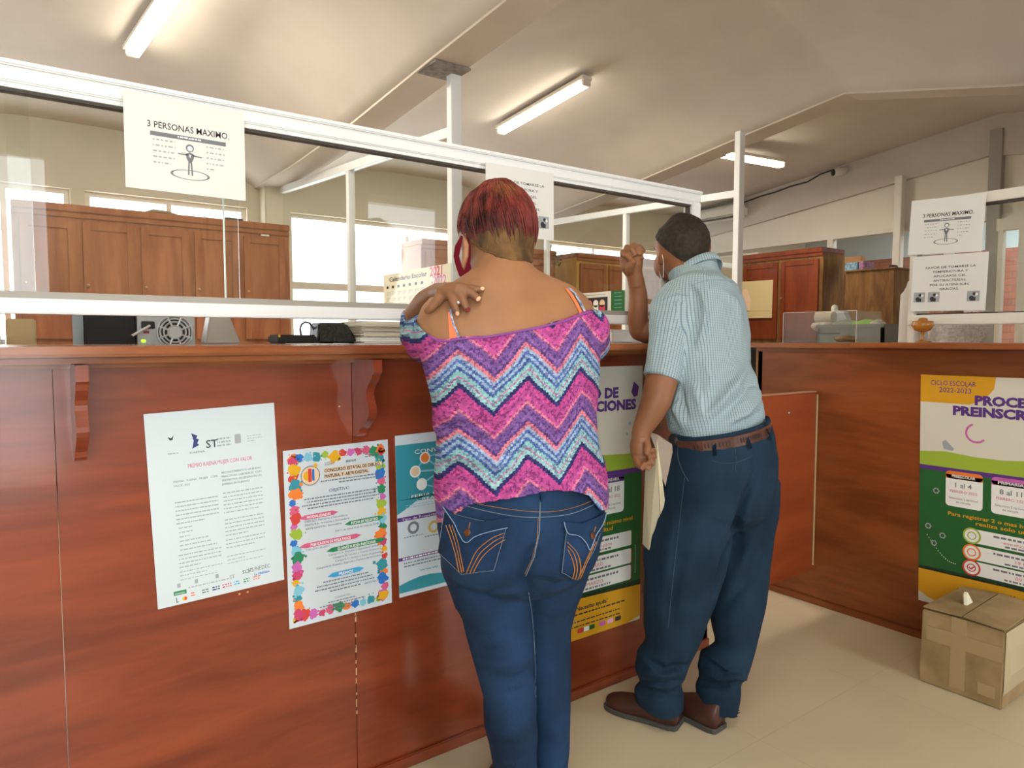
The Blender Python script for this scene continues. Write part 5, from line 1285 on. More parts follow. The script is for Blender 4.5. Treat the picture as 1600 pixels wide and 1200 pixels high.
# earpiece of light skin between the straps: the ear itself
bm = B(); chain(bm, [P(726, 369, 1.700), P(730, 385, 1.690), P(728, 402, 1.692), P(722, 420, 1.698)], [.006, .010, .009, .004], 12)
e_ = fuse('ear', bm, .003, 3); add('ear', e_, mat('ear_skin', (.42, .20, .10), .5, sss=.1), wm)

# blouse
BS = RT * math.cos(BY) + F0 * math.sin(BY)
bm = B()
loft(bm, xr([(488, 668, 936, 1.69, .49), (500, 661, 945, 1.69, .50), (530, 660, 946, 1.685, .53), (560, 668, 943, 1.68, .58), (600, 677, 942, 1.685, .62), (640, 679, 938, 1.69, .65), (652, 677, 938, 1.69, .66), (664, 684, 937, 1.695, .66), (700, 684, 937, 1.70, .68), (724, 681, 941, 1.705, .70),
             (735, 679, 946, 1.71, .72), (752, 678, 950, 1.71, .74), (768, 681, 953, 1.71, .75), (785, 682, 954, 1.71, .76), (830, 684, 954, 1.71, .76)]), BY)
chain(bm, [P(702, 526, 1.65), P(678, 526, 1.70), P(663, 530, 1.76), P(660, 530, 1.82)], [.072, .066, .060, .052], 18)
chain(bm, [P(915, 518, 1.71), P(922, 536, 1.80), P(912, 536, 1.88)], [.058, .054, .048], 18)
bl = fuse('blouse', bm, .0055, 5)
co = co_of(bl); 
def proj(c):
    q = c - np.array(CAM); z = q @ np.array(FW); return 800 + FPX * (q @ np.array(RT)) / z, 600 - FPX * (q @ np.array(UP)) / z, z
# neckline: a slanting line across the back, dipping round the bare left shoulder
s_np = np.array(BS); o_np = np.array(P(815, 600, 1.6))
def neck(c):
    px, py, z = proj(c)
    e = np.interp(px, [640, 650, 655, 658, 667, 685, 700, 717, 760, 800, 850, 885, 912, 925, 940], [487, 486, 494, 506, 520, 530, 530, 527, 524, 517, 507, 498, 488, 484, 490])
    return (py - e) * z / FPX
trim(bl, neck, lambda c, v: c + np.array([0, 0, v]), .0055)
def hem(c):
    s = (c - o_np) @ s_np
    h0 = np.interp(s, [-.22, -.185, -.165, -.13, -.05, .04, .10, .15, .185, .22], [.76, .765, .80, .835, .852, .868, .86, .84, .80, .79])
    return c[:, 2] - h0
trim(bl, hem, lambda c, v: c - np.array([0, 0, v]), .0055)
wrinkle(bl, .006, 5, (1, 1, 1.6), 2)
folds(bl, [([(682, 664), (720, 670), (772, 656)], -.014, .010), ([(678, 648), (715, 654), (770, 640)], .013, .014), ([(682, 724), (740, 734), (800, 748)], -.010, .010), ([(684, 708), (740, 716), (810, 730)], .008, .014), ([(690, 745), (780, 762), (900, 752), (945, 745)], -.006, .010),
           ([(930, 600), (905, 640), (935, 690)], -.004, .012), ([(694, 545), (688, 580)], -.012, .014), ([(929, 510), (925, 560)], -.006, .012), ([(760, 560), (840, 575), (920, 560)], .003, .02)])
clear(bl, tb, .0055); relax(bl, .5, 2); clear(bl, tb, .004)
uvpat(bl, P(768, 590, 1.56), BS, Vector((0, 0, 1)) + BS * -.12)
bl_o = add('blouse', bl, chevron('zigzag_cloth'), wm, solid=.0025)
tbl = bvh(bl)
# orange and patterned straps
def ribbon(name, pts, wpx, m, off, parent, tree=None):
    tree = tree or tb; bm = B(); vs = []
    for (x, y), w_ in zip(pts, wpx):
        a, na = hit(tree, x - w_, y); c, nc = hit(tree, x + w_, y)
        if a is None or c is None: continue
        vs.append((bm.verts.new(a + na * off), bm.verts.new(c + nc * off)))
    for a, c in zip(vs, vs[1:]): bm.faces.new((a[0], a[1], c[1], c[0]))
    bmesh.ops.recalc_face_normals(bm, faces=bm.faces[:])
    bmesh.ops.solidify(bm, geom=bm.faces[:], thickness=.0012); return new(name, bm, m, parent, smooth=False)
PS = mat('strap_pattern', (.10, .16, .55), .7, col2=(.6, .7, .8), var=.6, scale=110)
ribbon('orange_strap', [(703, 488), (705, 500), (707, 512), (709, 524), (711, 536)], [2.5, 4, 5.5, 6.5, 7], ORANGE, .002, wm)
ribbon('patterned_strap', [(705, 484), (706, 494), (709, 506), (714, 518), (719, 532)], [1.6] * 5, PS, .004, wm)
ribbon('orange_strap', [(884, 452), (892, 462), (899, 474), (906, 488), (910, 500)], [2.2] * 5, ORANGE, .002, wm)
ribbon('patterned_strap', [(886, 451), (896, 460), (904, 472), (911, 486), (915, 500)], [1.6] * 5, PS, .004, wm)

nk = [(660, 500), (662, 512), (670, 524), (685, 533), (700, 533), (717, 530), (760, 527), (800, 520), (850, 510), (885, 501), (912, 491), (925, 487)]
hk = poly_hits(tbl, nk, 4, .001)
if len(hk) > 3: new('neckline_edging', tube(B(), hk, .0026, 6), mat('edging_purple', (.24, .07, .30), .8), bl_o, smooth=True)
# jeans
bm = B()
loft(bm, xr([(742, 690, 940, 1.71, .72), (765, 688, 944, 1.71, .73), (790, 686, 947, 1.705, .74), (830, 685, 945, 1.70, .76), (860, 688, 938, 1.70, .76), (880, 694, 928, 1.71, .72)]), BY)
blob(bm, P(752, 850, 1.655), .098, .085, .100); blob(bm, P(878, 852, 1.665), .094, .085, .098)
loft(bm, xr([(850, 686, 822, 1.70, .9), (880, 691, 826, 1.695, .95), (905, 699, 827, 1.70, .98), (925, 708, 828, 1.705, 1), (943, 718, 830, 1.71, 1), (978, 731, 833, 1.715, 1), (1005, 741, 835, 1.72, 1), (1031, 747, 836, 1.725, 1), (1045, 752, 836, 1.73, 1), (1066, 754, 837, 1.735, 1.05), (1100, 755, 838, 1.74, 1.1), (1127, 756, 838, 1.745, 1.1), (1165, 764, 840, 1.75, 1), (1198, 771, 840, 1.755, 1), (1240, 781, 839, 1.76, 1), (1262, 783, 839, 1.76, 1)]), BY)
loft(bm, xr([(850, 808, 934, 1.72, .9), (880, 812, 925, 1.73, .95), (905, 816, 916, 1.745, .98), (937, 819, 902, 1.76, 1), (967, 822, 885, 1.775, 1), (984, 824, 877, 1.785, 1), (1013, 826, 872, 1.80, 1), (1037, 827, 877, 1.81, 1.05), (1060, 828, 883, 1.82, 1.1), (1092, 830, 889, 1.83, 1.1), (1142, 833, 890, 1.845, 1.05), (1165, 834, 886, 1.85, 1), (1197, 835, 888, 1.86, 1), (1232, 837, 884, 1.87, 1)]), BY)
je = fuse('jeans', bm, .0055, 5)
wrinkle(je, .004, 6, (1, 1, 2.2), 5)
folds(je, [([(700, 915), (745, 930), (800, 918), (818, 905)], -.007, .012), ([(838, 905), (870, 915), (908, 900)], -.006, .012), ([(836, 850), (824, 880), (819, 905), (824, 935)], -.022, .015), ([(838, 780), (836, 860)], -.003, .02), ([(755, 1055), (800, 1062), (832, 1045)], -.006, .010), ([(758, 1078), (800, 1085), (834, 1068)], -.005, .010), ([(752, 1040), (790, 1040), (834, 1025)], .005, .012),
           ([(838, 1025), (860, 1030), (872, 1026)], -.005, .008), ([(838, 1042), (860, 1048), (878, 1043)], -.004, .008), ([(760, 1150), (800, 1165), (836, 1158)], -.003, .012), ([(741, 1000), (780, 1005), (826, 990)], .003, .014), ([(770, 1190), (800, 1196), (838, 1188)], .004, .012)])
clear(je, tb, .004); plane_trim(je, P(815, 745, 1.7), Vector((0, 0, -1)))
je_o = add('jeans', je, DENIM, wm); tj = bvh(je)
def seam(name, pts, r, m, parent, tree, off=.0006, flat=.6):
    h = poly_hits(tree, pts, 4, off)
    if len(h) > 1: return new(name, tube(B(), h, r, 5, flat), m, parent, smooth=True)
def curve(pts, n=6):
    """smooth a pixel polyline (Catmull-Rom)"""
    out = []; q = [pts[0]] + list(pts) + [pts[-1]]
    for i in range(1, len(q) - 2):
        for k in range(n):
            t = k / n; f = lambda a: .5 * (2 * q[i][a] + (q[i + 1][a] - q[i - 1][a]) * t + (2 * q[i - 1][a] - 5 * q[i][a] + 4 * q[i + 1][a] - q[i + 2][a]) * t * t + (3 * q[i][a] - q[i - 1][a] - 3 * q[i + 1][a] + q[i + 2][a]) * t ** 3)
            out.append((f(0), f(1)))
    return out + [pts[-1]]
def patch(name, poly, m, parent, tree, off, step=2.5, thick=.002):
    """cloth panel laid on the surface inside a pixel outline"""
    xs_ = [p[0] for p in poly]; ys_ = [p[1] for p in poly]; bm = B(); V = {}
    def inside(x, y):
        c = False; j = len(poly) - 1
        for i in range(len(poly)):
            (xi, yi), (xj, yj) = poly[i], poly[j]
            if (yi > y) != (yj > y) and x < (xj - xi) * (y - yi) / (yj - yi) + xi: c = not c
            j = i
        return c
    def near(x, y):
        best = None
        for i in range(len(poly)):
            (xi, yi), (xj, yj) = poly[i], poly[(i + 1) % len(poly)]; L2 = (xj - xi) ** 2 + (yj - yi) ** 2 or 1
            t = max(0, min(1, ((x - xi) * (xj - xi) + (y - yi) * (yj - yi)) / L2)); qx, qy = xi + t * (xj - xi), yi + t * (yj - yi); d = math.hypot(x - qx, y - qy)
            if best is None or d < best[0]: best = (d, qx, qy)
        return best
    nx, ny = int((max(xs_) - min(xs_)) / step) + 3, int((max(ys_) - min(ys_)) / step) + 3; X0, Y0 = min(xs_) - step, min(ys_) - step
    for i in range(nx):
        for j in range(ny):
            x, y = X0 + i * step, Y0 + j * step
            if not inside(x, y):
                d, qx, qy = near(x, y)
                if d > step * .99: continue
                x, y = qx, qy
            l, n = hit(tree, x, y)
            if l is not None: V[i, j] = bm.verts.new(l + n * off)
    for (i, j), v in V.items():
        q = [(i, j), (i + 1, j), (i + 1, j + 1), (i, j + 1)]
        if all(k in V for k in q):
            f_ = [V[k] for k in q]
            if (f_[1].co - f_[3].co).length < .03 and (f_[0].co - f_[2].co).length < .03: bm.faces.new(f_)
    bmesh.ops.delete(bm, geom=[v for v in bm.verts if not v.link_faces], context='VERTS')
    bmesh.ops.recalc_face_normals(bm, faces=bm.faces[:])
    return add(name, (lambda me: (bm.to_mesh(me), bm.free(), me)[2])(bpy.data.meshes.new(name)), m, parent, True, thick)
for k, (body_p, flap, st1, st2, btn) in enumerate((
    ([(697, 800), (688, 862), (723, 895), (772, 890), (792, 822)], [(697, 792), (716, 806), (757, 814), (798, 808), (793, 824), (768, 830), (745, 838), (731, 846), (722, 836), (712, 815)],
     [[(700, 820), (710, 850), (720, 892)], [(705, 819), (714, 849), (724, 892)], [(709, 820), (718, 848), (727, 891)]], [[(787, 833), (765, 843), (745, 862), (731, 893)], [(788, 838), (768, 848), (750, 866), (736, 893)], [(789, 843), (771, 853), (754, 870), (741, 893)]], (733, 832)),
    ([(884, 822), (880, 855), (876, 893), (900, 903), (926, 858), (936, 830)], [(878, 815), (905, 818), (930, 808), (942, 800), (938, 815), (926, 838), (918, 858), (912, 848), (900, 836), (884, 832)],
     [[(884, 846), (899, 862), (905, 884), (902, 903)], [(885, 852), (896, 866), (900, 886), (897, 902)], [(885, 858), (892, 870), (896, 888), (893, 901)]], [[(928, 846), (917, 870), (905, 901)], [(924, 850), (914, 872), (903, 898)]], (921, 838)))):
    pk = patch('back_pocket', body_p, DENIM2, je_o, tj, .0030)
    fp = patch('pocket_flap', flap, DENIM, je_o, tj, .0062)
    seam('pocket_seam', body_p + [body_p[0]], .0010, SEAMT, pk, tj, .0056)
    fl_ = curve(flap[4:] + [flap[0]]) if k == 0 else curve([flap[3]] + flap[4:] + [flap[0]])
    seam('flap_edge', fl_, .0016, mat('frayed_edge', (.22, .33, .48), .9), fp, tj, .0090)
    for s_ in st1 + st2: seam('orange_stitching', curve(s_), .0015, THREAD, pk, tj, .0062)
    l, n = hit(tj, *btn)
    Mx = n.to_track_quat('Z', 'Y').to_matrix().to_4x4(); Mx.translation = l + n * .0085
    bb = lathe(B(), (0, 0, 0), [(.0085, 0), (.009, .002), (.006, .0035), (.001, .003)], 16); bmesh.ops.transform(bb, matrix=Mx, verts=bb.verts)
    new('button', bb, COPPER, fp, smooth=True)
    seam('button_tab', [(btn[0] + 4, btn[1] - 16), (btn[0] + 2, btn[1] - 6)], .0022, mat('copper_thread', (.28, .10, .04), .6), fp, tj, .0095)
seam('waist_seam', curve([(705, 782), (745, 795), (800, 806), (845, 808), (895, 802), (945, 780)]), .0014, SEAMT, je_o, tj)
seam('waist_seam', curve([(712, 776), (760, 790), (845, 800), (900, 792), (945, 772)]), .0010, THREAD, je_o, tj)
seam('centre_seam', [(844, 780), (843, 830), (835, 870), (822, 900)], .0016, SEAMT, je_o, tj)
seam('centre_seam', [(841, 808), (839, 845), (831, 875), (820, 897)], .0008, THREAD, je_o, tj)
seam('belt_loop', [(845, 757), (845, 784)], .0062, DENIM2, je_o, tj, .004, .4)
seam('inner_seam', [(826, 925), (833, 975), (836, 1030), (837, 1090)], .0009, SEAMT, je_o, tj)
def shoe(heel, toe, wd, hgt, m, parent, name='shoe', sole=SOLE):
    heel, toe = Vector(heel), Vector(toe); d = (toe - heel); L = d.length; d.normalize(); s = d.cross(Vector((0, 0, 1)))
    prof_ = [(0, .55, .95), (.03, .75, 1.0), (.12, .86, 1.0), (.25, .84, .98), (.40, .84, .82), (.55, .92, .62), (.70, 1.0, .50), (.85, .94, .42), (.95, .70, .34), (1.0, .38, .24)]
    bm = B(); rings = []
    for t, w_, h_ in prof_:
        c = heel + d * L * t; ring = []
        for k in range(16):
            a = 2 * math.pi * k / 16; x = math.cos(a) * wd / 2 * w_; z = .018 + max(0, math.sin(a)) ** .8 * hgt * h_ if math.sin(a) > 0 else .018 + math.sin(a) * .006
            if math.sin(a) > 0: x *= 1 - .35 * (math.sin(a) ** 2) * (h_ > .6)
            ring.append(bm.verts.new(c + s * x + Vector((0, 0, z))))
        rings.append(ring)
    for a, b_ in zip(rings, rings[1:]):
        for k in range(16): bm.faces.new((a[k], a[(k + 1) % 16], b_[(k + 1) % 16], b_[k]))
    bm.faces.new(rings[0]); bm.faces.new(rings[-1][::-1]); bmesh.ops.recalc_face_normals(bm, faces=bm.faces[:])
    o = new(name, bm, m, parent, smooth=True)
    bm = B(); up_, dn = [], []
    outl = [(heel + d * (L * t) + s * (sg * (wd / 2 * w_ + .004))) for sg, seq in ((1, prof_), (-1, prof_[::-1])) for t, w_, h_ in seq]
    outl = [p_ + d * (.006 if (p_ - heel).dot(d) > L * .9 else -.004) for p_ in outl]
    prism(bm, [Vector((p_.x, p_.y, .001)) for p_ in outl], (0, 0, .016)); bmesh.ops.bevel(bm, geom=bm.edges[:], offset=.003, segments=1, affect='EDGES'); new('sole', bm, sole, o)
    return o
fw = Vector((F0.x, F0.y, 0)); fw = Matrix.Rotation(BY, 3, 'Z') @ fw
for px, py, z in ((812, 1256, 1.76), (861, 1235, 1.87)):
    h_ = P(px, py, z); h_.z = 0; shoe(h_ - fw * .055, h_ + fw * .19, .085, .075, M_black, wm)

# =================================================== the man
MY = math.radians(34)
mp_ = P(1110, 1120, 2.2)
mn = thing('person', (mp_.x, mp_.y, 0), 'man leaning on the counter in pale checked shirt and dark trousers, one fist raised', 'person')
bm = B()
mhead = [(1062, 347, 2.385, 21, 1.15), (1063, 353, 2.382, 29, 1.15), (1064, 363, 2.378, 36, 1.15), (1065, 376, 2.373, 39.5, 1.15), (1066, 388, 2.366, 39.5, 1.12), (1068, 399, 2.358, 37, 1.08), (1071, 410, 2.348, 34, 1.0), (1076, 422, 2.336, 32, .95), (1083, 436, 2.318, 34, .9), (1092, 448, 2.30, 42, .8)]
loft(bm, mhead, MY)
mfw = Matrix.Rotation(math.radians(36), 3, 'Z') @ F0; msd = mfw.cross(Vector((0, 0, 1))).normalized()
mc = P(1065, 384, 2.37)
blob(bm, mc + mfw * .055 + Vector((0, 0, -.06)), .05, .055, .055); blob(bm, mc + mfw * .105 + Vector((0, 0, -.045)), .014, .016, .018); blob(bm, mc + mfw * .09 + Vector((0, 0, .0)), .04, .02, .010)
blob(bm, P(1033.5, 402, 2.345), .007, .016, .030, Matrix.Rotation(YAW - H + .75, 3, 'Z') @ Matrix.Rotation(.25, 3, 'X')); blob(bm, P(1107, 388, 2.375), .008, .014, .026, Matrix.Rotation(YAW - H + .3, 3, 'Z'))
mt = xr([(440, 1056, 1128, 2.305, .75), (455, 1036, 1160, 2.29, .62), (475, 1032, 1170, 2.275, .58), (510, 1034, 1171, 2.26, .60), (560, 1040, 1172, 2.235, .62), (600, 1050, 1184, 2.215, .66), (640, 1052, 1192, 2.20, .68), (680, 1058, 1200, 2.19, .72), (730, 1056, 1208, 2.18, .75)])
loft(bm, mt, MY)
# hanging left arm
chain(bm, [P(1056, 480, 2.21), P(1047, 530, 2.17), P(1036, 585, 2.135), P(1028, 616, 2.125)], [.056, .052, .050, .048], 18)
chain(bm, [P(1032, 604, 2.128), P(1025, 628, 2.125), P(1013, 652, 2.128), P(1003, 672, 2.13), P(1001, 684, 2.13)], [.0475, .046, .038, .030, .029], 18)
# right arm: upper arm forward under the head, elbow on the counter, forearm upright
chain(bm, [P(1130, 480, 2.37), P(1080, 500, 2.40), P(1025, 516, 2.425), P(1005, 521, 2.44)], [.055, .050, .042, .038], 18)
loft(bm, [(1000, 526, 2.44, 12, 1), (998, 516, 2.435, 15.5, 1), (996.5, 500, 2.425, 16, 1), (997, 480, 2.41, 15.5, 1), (997, 460, 2.40, 14.5, 1), (995, 444, 2.385, 13, 1), (992, 430, 2.375, 12.5, 1), (990, 420, 2.37, 13, 1)], 0)
loft(bm, [(1095, 720, 2.16, 36, 1), (1075, 880, 2.17, 30, 1), (1045, 1000, 2.19, 24, 1), (1035, 1095, 2.20, 17, 1)], MY)
loft(bm, [(1150, 720, 2.22, 36, 1), (1155, 880, 2.23, 30, 1), (1145, 1000, 2.22, 22, 1), (1124, 1110, 2.20, 16, 1)], MY)
mb = fuse('body', bm, .0055, 5); mb_o = add('body', mb, SKIN_M, mn); tm = bvh(mb)
# raised right fist, seen from the little finger side, thumb folded over
bm = B()
chain(bm, [P(995, 446, 2.385), P(992, 432, 2.375), P(990, 422, 2.37)], [.0285, .0275, .028], 18)
loft(bm, [(990, 427, 2.37, 13.5, .9), (987, 416, 2.368, 18, .85), (986, 404, 2.365, 18.5, .8), (988, 393, 2.365, 16, .75)], 0)
for a, b_, c, d in (((975, 404), (974, 395), (979, 399), (985, 405)), ((978, 396), (980, 387), (988, 390), (992, 398)), ((985, 390), (990, 384), (998, 388), (1000, 397)), ((992, 388), (999, 387), (1004, 393), (1003, 403))):
    i_ = (a[0] - 975) * .0008
    chain(bm, [P(*a, 2.365 + i_), P(*b_, 2.348 + i_), P(*c, 2.325 + i_), P(*d, 2.328 + i_)], [.0128, .0125, .0118, .0105])
chain(bm, [P(984, 424, 2.352), P(985, 416, 2.335), P(990, 408, 2.322)], [.0155, .014, .012])
rf = fuse('hand', bm, .0026, 3); add('hand', rf, SKIN_M, mn)
# hanging left fist gripping the papers
bm = B()
chain(bm, [P(1005, 668, 2.13), P(1001, 680, 2.13), P(1001, 690, 2.13)], [.0305, .0285, .029], 18)
loft(bm, [(1001, 684, 2.13, 14, 1.0), (1000, 696, 2.13, 16, .9), (1001, 708, 2.13, 16, .85), (1003, 717, 2.13, 14, .8)], 0)
for k, (a, b_, c, d) in enumerate((((1012, 702), (1020, 706), (1022, 713), (1014, 716)), ((1010, 712), (1018, 718), (1019, 724), (1011, 724)), ((1003, 717), (1009, 727), (1013, 731), (1009, 724)), ((994, 716), (998, 727), (1004, 731), (1006, 724)))):
    chain(bm, [P(*a, 2.118), P(*b_, 2.100), P(*c, 2.088), P(*d, 2.092)], [.0118, .0112, .0102, .009])
chain(bm, [P(1008, 688, 2.115), P(1012, 698, 2.098), P(1010, 709, 2.088)], [.0135, .012, .0105])
lf_ = fuse('hand', bm, .0026, 3); add('hand', lf_, SKIN_M, mn)
# short hair
HAIR = mat('black_hair', (.012, .008, .006), .65, var=.4, scale=80, col2=(.035, .022, .014), bump=.6, bscale=220)
nt, b = nodes_of(HAIR)
bm = loft(B(), grow(mhead[:8], 2.2), MY); hr = fuse('hair', bm, .0045, 4); wrinkle(hr, .0025, 60)
plane_trim(hr, P(1068, 408, 2.27), Vector((-.12 * RT.x, -.12 * RT.y, 1)) - mfw * .75)
add('hair', hr, HAIR, mn, solid=.002)
new('mask_cord', tube(B(), [P(x, y, z) for x, y, z in ((1034.5, 398, 2.318), (1036, 404, 2.308), (1037, 412, 2.304), (1036.6, 422, 2.304), (1036, 434, 2.306))], .0010, 6), M_paper, mn)
bm = loft(B(), [(1061, 408, 2.39, 30, 1.25), (1062, 425, 2.385, 29, 1.25), (1064, 436, 2.375, 24, 1.2)], MY); mk2 = fuse('face_mask', bm, .005, 3); plane_trim(mk2, mc + mfw * .06, mfw)
add('face_mask', mk2, M_paper, mn, solid=.002)
# shirt
bm = B()
loft(bm, xr([(408, 1066, 1118, 2.315, .95), (424, 1062, 1124, 2.31, .90), (436, 1056, 1132, 2.305, .82), (446, 1048, 1146, 2.295, .72), (456, 1034, 1163, 2.285, .66), (472, 1028, 1172, 2.275, .62), (500, 1030, 1176, 2.265, .64), (541, 1034, 1177, 2.245, .66), (573, 1040, 1178, 2.23, .68), (598, 1046, 1188, 2.215, .72), (618, 1044, 1194, 2.205, .74), (638, 1040, 1198, 2.20, .76), (654, 1044, 1200, 2.195, .76), (668, 1052, 1202, 2.19, .74), (690, 1056, 1202, 2.185, .70)]), MY)
loft(bm, [(1062, 462, 2.235, 30, .95), (1052, 486, 2.205, 36, .95), (1045, 520, 2.175, 34, .98), (1038, 556, 2.150, 30.5, 1.0), (1036, 573, 2.140, 29.5, 1.02), (1031, 592, 2.132, 28.5, 1.04)], 0, dome=(1, 0))
chain(bm, [P(1130, 478, 2.36), P(1092, 494, 2.39), P(1070, 502, 2.40)], [.070, .066, .062], 18)
sh = fuse('shirt', bm, .0055, 5)
hz = P(1031, 592, 2.13); plane_trim(sh, P(1058, 640, 2.2), Vector((0, 0, 1)))if False else None
co = co_of(sh)
def sleeve(c):
    px, py, z = proj(c)
    v = (np.interp(px, [990, 1005, 1031, 1058], [579, 582, 590, 603]) - py) * z / FPX
    return np.where((px < 1060) & (z < 2.21) & (np.abs(px - 1031) < 32) , v, 1.0)
hand_side = lambda c: c[:, 0] * 0
# separate the sleeve tip: only geometry close to the arm axis below the hem line
A0, A1 = np.array(P(1032, 590, 2.132)), np.array(P(1027, 625, 2.123)); ax_ = (A1 - A0) / np.linalg.norm(A1 - A0)
hn = np.array((Vector(ax_) + RT * -.30).normalized())
def sl(c):
    q = c - A0; t = q @ ax_; zz = (c - np.array(CAM)) @ np.array(FW); d = np.linalg.norm(q - t[:, None] * ax_, axis=1)
    return np.where((d < .070) & (t < .09) & (zz < 2.178), -(q @ hn), 1.0)
wC = P(1128, 672, 2.19); wS = (P(1204, 659, 2.19) - P(1052, 684, 2.19)); wN = Vector((0, 0, 1)) - wS * (wS.z / wS.dot(wS)) ; wN.normalize()
plane_trim(sh, wC + wN * .006, wN)
neck_p = P(1090, 416, 2.30); plane_trim(sh, neck_p, (Vector((0, 0, -1)) + mfw * -.30))
wrinkle(sh, .013, 5.5, (1.2, 1.2, .7), 7)
folds(sh, [([(1078, 446), (1088, 462), (1092, 485), (1088, 510), (1082, 530), (1074, 555)], -0.0272, .009), ([(1086, 445), (1097, 462), (1100, 490), (1095, 520), (1088, 548)], 0.0153, .013),
           ([(1100, 655), (1125, 630), (1150, 600), (1168, 570)], 0.0187, .013), ([(1112, 660), (1140, 640), (1165, 615), (1180, 590)], -0.0153, .010), ([(1135, 660), (1165, 645), (1185, 622), (1190, 604)], 0.0170, .011), ([(1150, 664), (1175, 655), (1192, 640)], -0.0136, .008), ([(1160, 600), (1184, 600), (1192, 620)], -0.0136, .008),
           ([(1062, 600), (1066, 630), (1075, 655)], -0.0170, .010), ([(1048, 610), (1056, 640), (1066, 664)], 0.0136, .011), ([(1082, 600), (1092, 630), (1098, 655)], 0.0119, .011), ([(1040, 470), (1052, 466), (1066, 470), (1075, 480)], -0.0051, .006),
           ([(1100, 560), (1110, 590), (1105, 620)], 0.0085, .014), ([(1055, 500), (1052, 540), (1058, 580)], -0.0085, .010), ([(1030, 500), (1022, 545), (1018, 580)], 0.0051, .010), ([(1120, 450), (1150, 470), (1160, 500)], 0.0068, .014)])
spine = (P(1112, 450, 2.29) - P(1135, 660, 2.19)).normalized(); sS = (msd - spine * msd.dot(spine)).normalized()
clear(sh, tm, .005); relax(sh, .5, 1); clear(sh, tm, .004)
UVAX = [(P(1130, 680, 2.19), P(1108, 440, 2.30), .15, -mfw), (P(1028, 612, 2.125), P(1056, 474, 2.215), .052, -F0)]
uvcyl(sh, UVAX)
SHIRT = checkshirt('checked_cloth'); sh_o = add('shirt', sh, SHIRT, mn, solid=.002)
ts = bvh(sh)
# yoke seam, collar
seam('yoke_seam', curve([(1032, 470), (1056, 461), (1076, 462)]), .0012, mat('shirt_seam', (.20, .29, .32), .8), sh_o, ts)
seam('yoke_seam', curve([(1080, 446), (1110, 437), (1140, 440), (1162, 448)]), .0012, mat('shirt_seam', (.2, .2, .2)), sh_o, ts)
bm = B(); cC = P(1088, 417, 2.318); cS = (P(1121, 407, 2.33) - P(1056, 428, 2.32)) * .5; cD = P(1096, 397, 2.262) - cC; rows = []
for mul, dn, fl in ((.93, 16, 0), (.95, 2, 0), (.98, -1, 0), (1.03, 0, 0), (1.13, 7, 0), (1.22, 14, 0)):
    c = cC - (P(1088, 417 + dn, 2.318) - cC) * -1
    rows.append([bm.verts.new(c + cS * (math.cos(t) * mul) + cD * (math.sin(t) * mul)) for t in [2 * math.pi * k / 48 for k in range(48)]])
for a, b_ in zip(rows, rows[1:]):
    for i in range(48): bm.faces.new((a[i], a[(i + 1) % 48], b_[(i + 1) % 48], b_[i]))
bmesh.ops.recalc_face_normals(bm, faces=bm.faces[:]); bmesh.ops.solidify(bm, geom=bm.faces[:], thickness=.0015)
me = bpy.data.meshes.new('collar'); bm.to_mesh(me); bm.free(); uvcyl(me, [(P(1100, 470, 2.30), P(1088, 400, 2.32), .06, -F0)]); add('collar', me, SHIRT, mn)
# trousers
bm = B()
loft(bm, xr([(640, 1050, 1198, 2.195, .74), (668, 1052, 1203, 2.19, .74), (690, 1051, 1210, 2.185, .78), (713, 1050, 1216, 2.18, .80), (740, 1044, 1215, 2.175, .80), (770, 1040, 1212, 2.17, .78), (800, 1040, 1207, 2.17, .72)]), MY)
loft(bm, xr([(750, 1042, 1150, 2.15, 1.0), (800, 1033, 1150, 2.14, 1.0), (825, 1020, 1150, 2.14, .95), (850, 1010, 1145, 2.14, .92), (882, 1005, 1135, 2.145, .9), (930, 1004, 1116, 2.15, .9), (961, 1004, 1104, 2.155, .9), (985, 1004, 1096, 2.16, .95), (1004, 1006, 1089, 2.165, 1), (1020, 1001, 1082, 2.17, 1), (1035, 990, 1076, 2.17, 1.05), (1048, 988, 1071, 2.175, 1.05), (1058, 996, 1067, 2.18, 1), (1066, 1000, 1066, 2.18, 1), (1080, 990, 1069, 2.185, 1.1), (1096, 994, 1069, 2.19, 1.15), (1108, 1006, 1068, 2.195, 1.1), (1126, 1012, 1067, 2.195, 1.05)]), .25)
loft(bm, xr([(750, 1105, 1214, 2.23, 1.0), (800, 1108, 1208, 2.235, 1.0), (850, 1112, 1202, 2.24, 1.0), (890, 1112, 1195, 2.24, 1.0), (933, 1110, 1192, 2.235, 1.0), (960, 1109, 1189, 2.23, 1), (984, 1111, 1186, 2.225, 1), (1010, 1116, 1181, 2.22, 1), (1025, 1108, 1178, 2.215, 1.02), (1040, 1088, 1172, 2.21, 1.05), (1052, 1088, 1166, 2.21, 1.0), (1062, 1092, 1161, 2.205, 1.0), (1078, 1087, 1160, 2.20, 1.05), (1095, 1089, 1158, 2.20, 1.1), (1112, 1095, 1155, 2.195, 1.05), (1134, 1102, 1152, 2.195, 1.0)]), .25)
blob(bm, P(1170, 735, 2.13), .085, .07, .085)
tr_ = fuse('trousers', bm, .0055, 4)
tfull = bvh(tr_)
plane_trim(tr_, (0, 0, .045), (-.25 * F0.x, -.25 * F0.y, 1)) if False else plane_trim(tr_, P(1085, 1117, 2.14), Vector((0, 0, 1)) + RT * .11)
plane_trim(tr_, wC + wN * .010, -wN)
wrinkle(tr_, .015, 4.5, (1.3, 1.3, .7), 3)
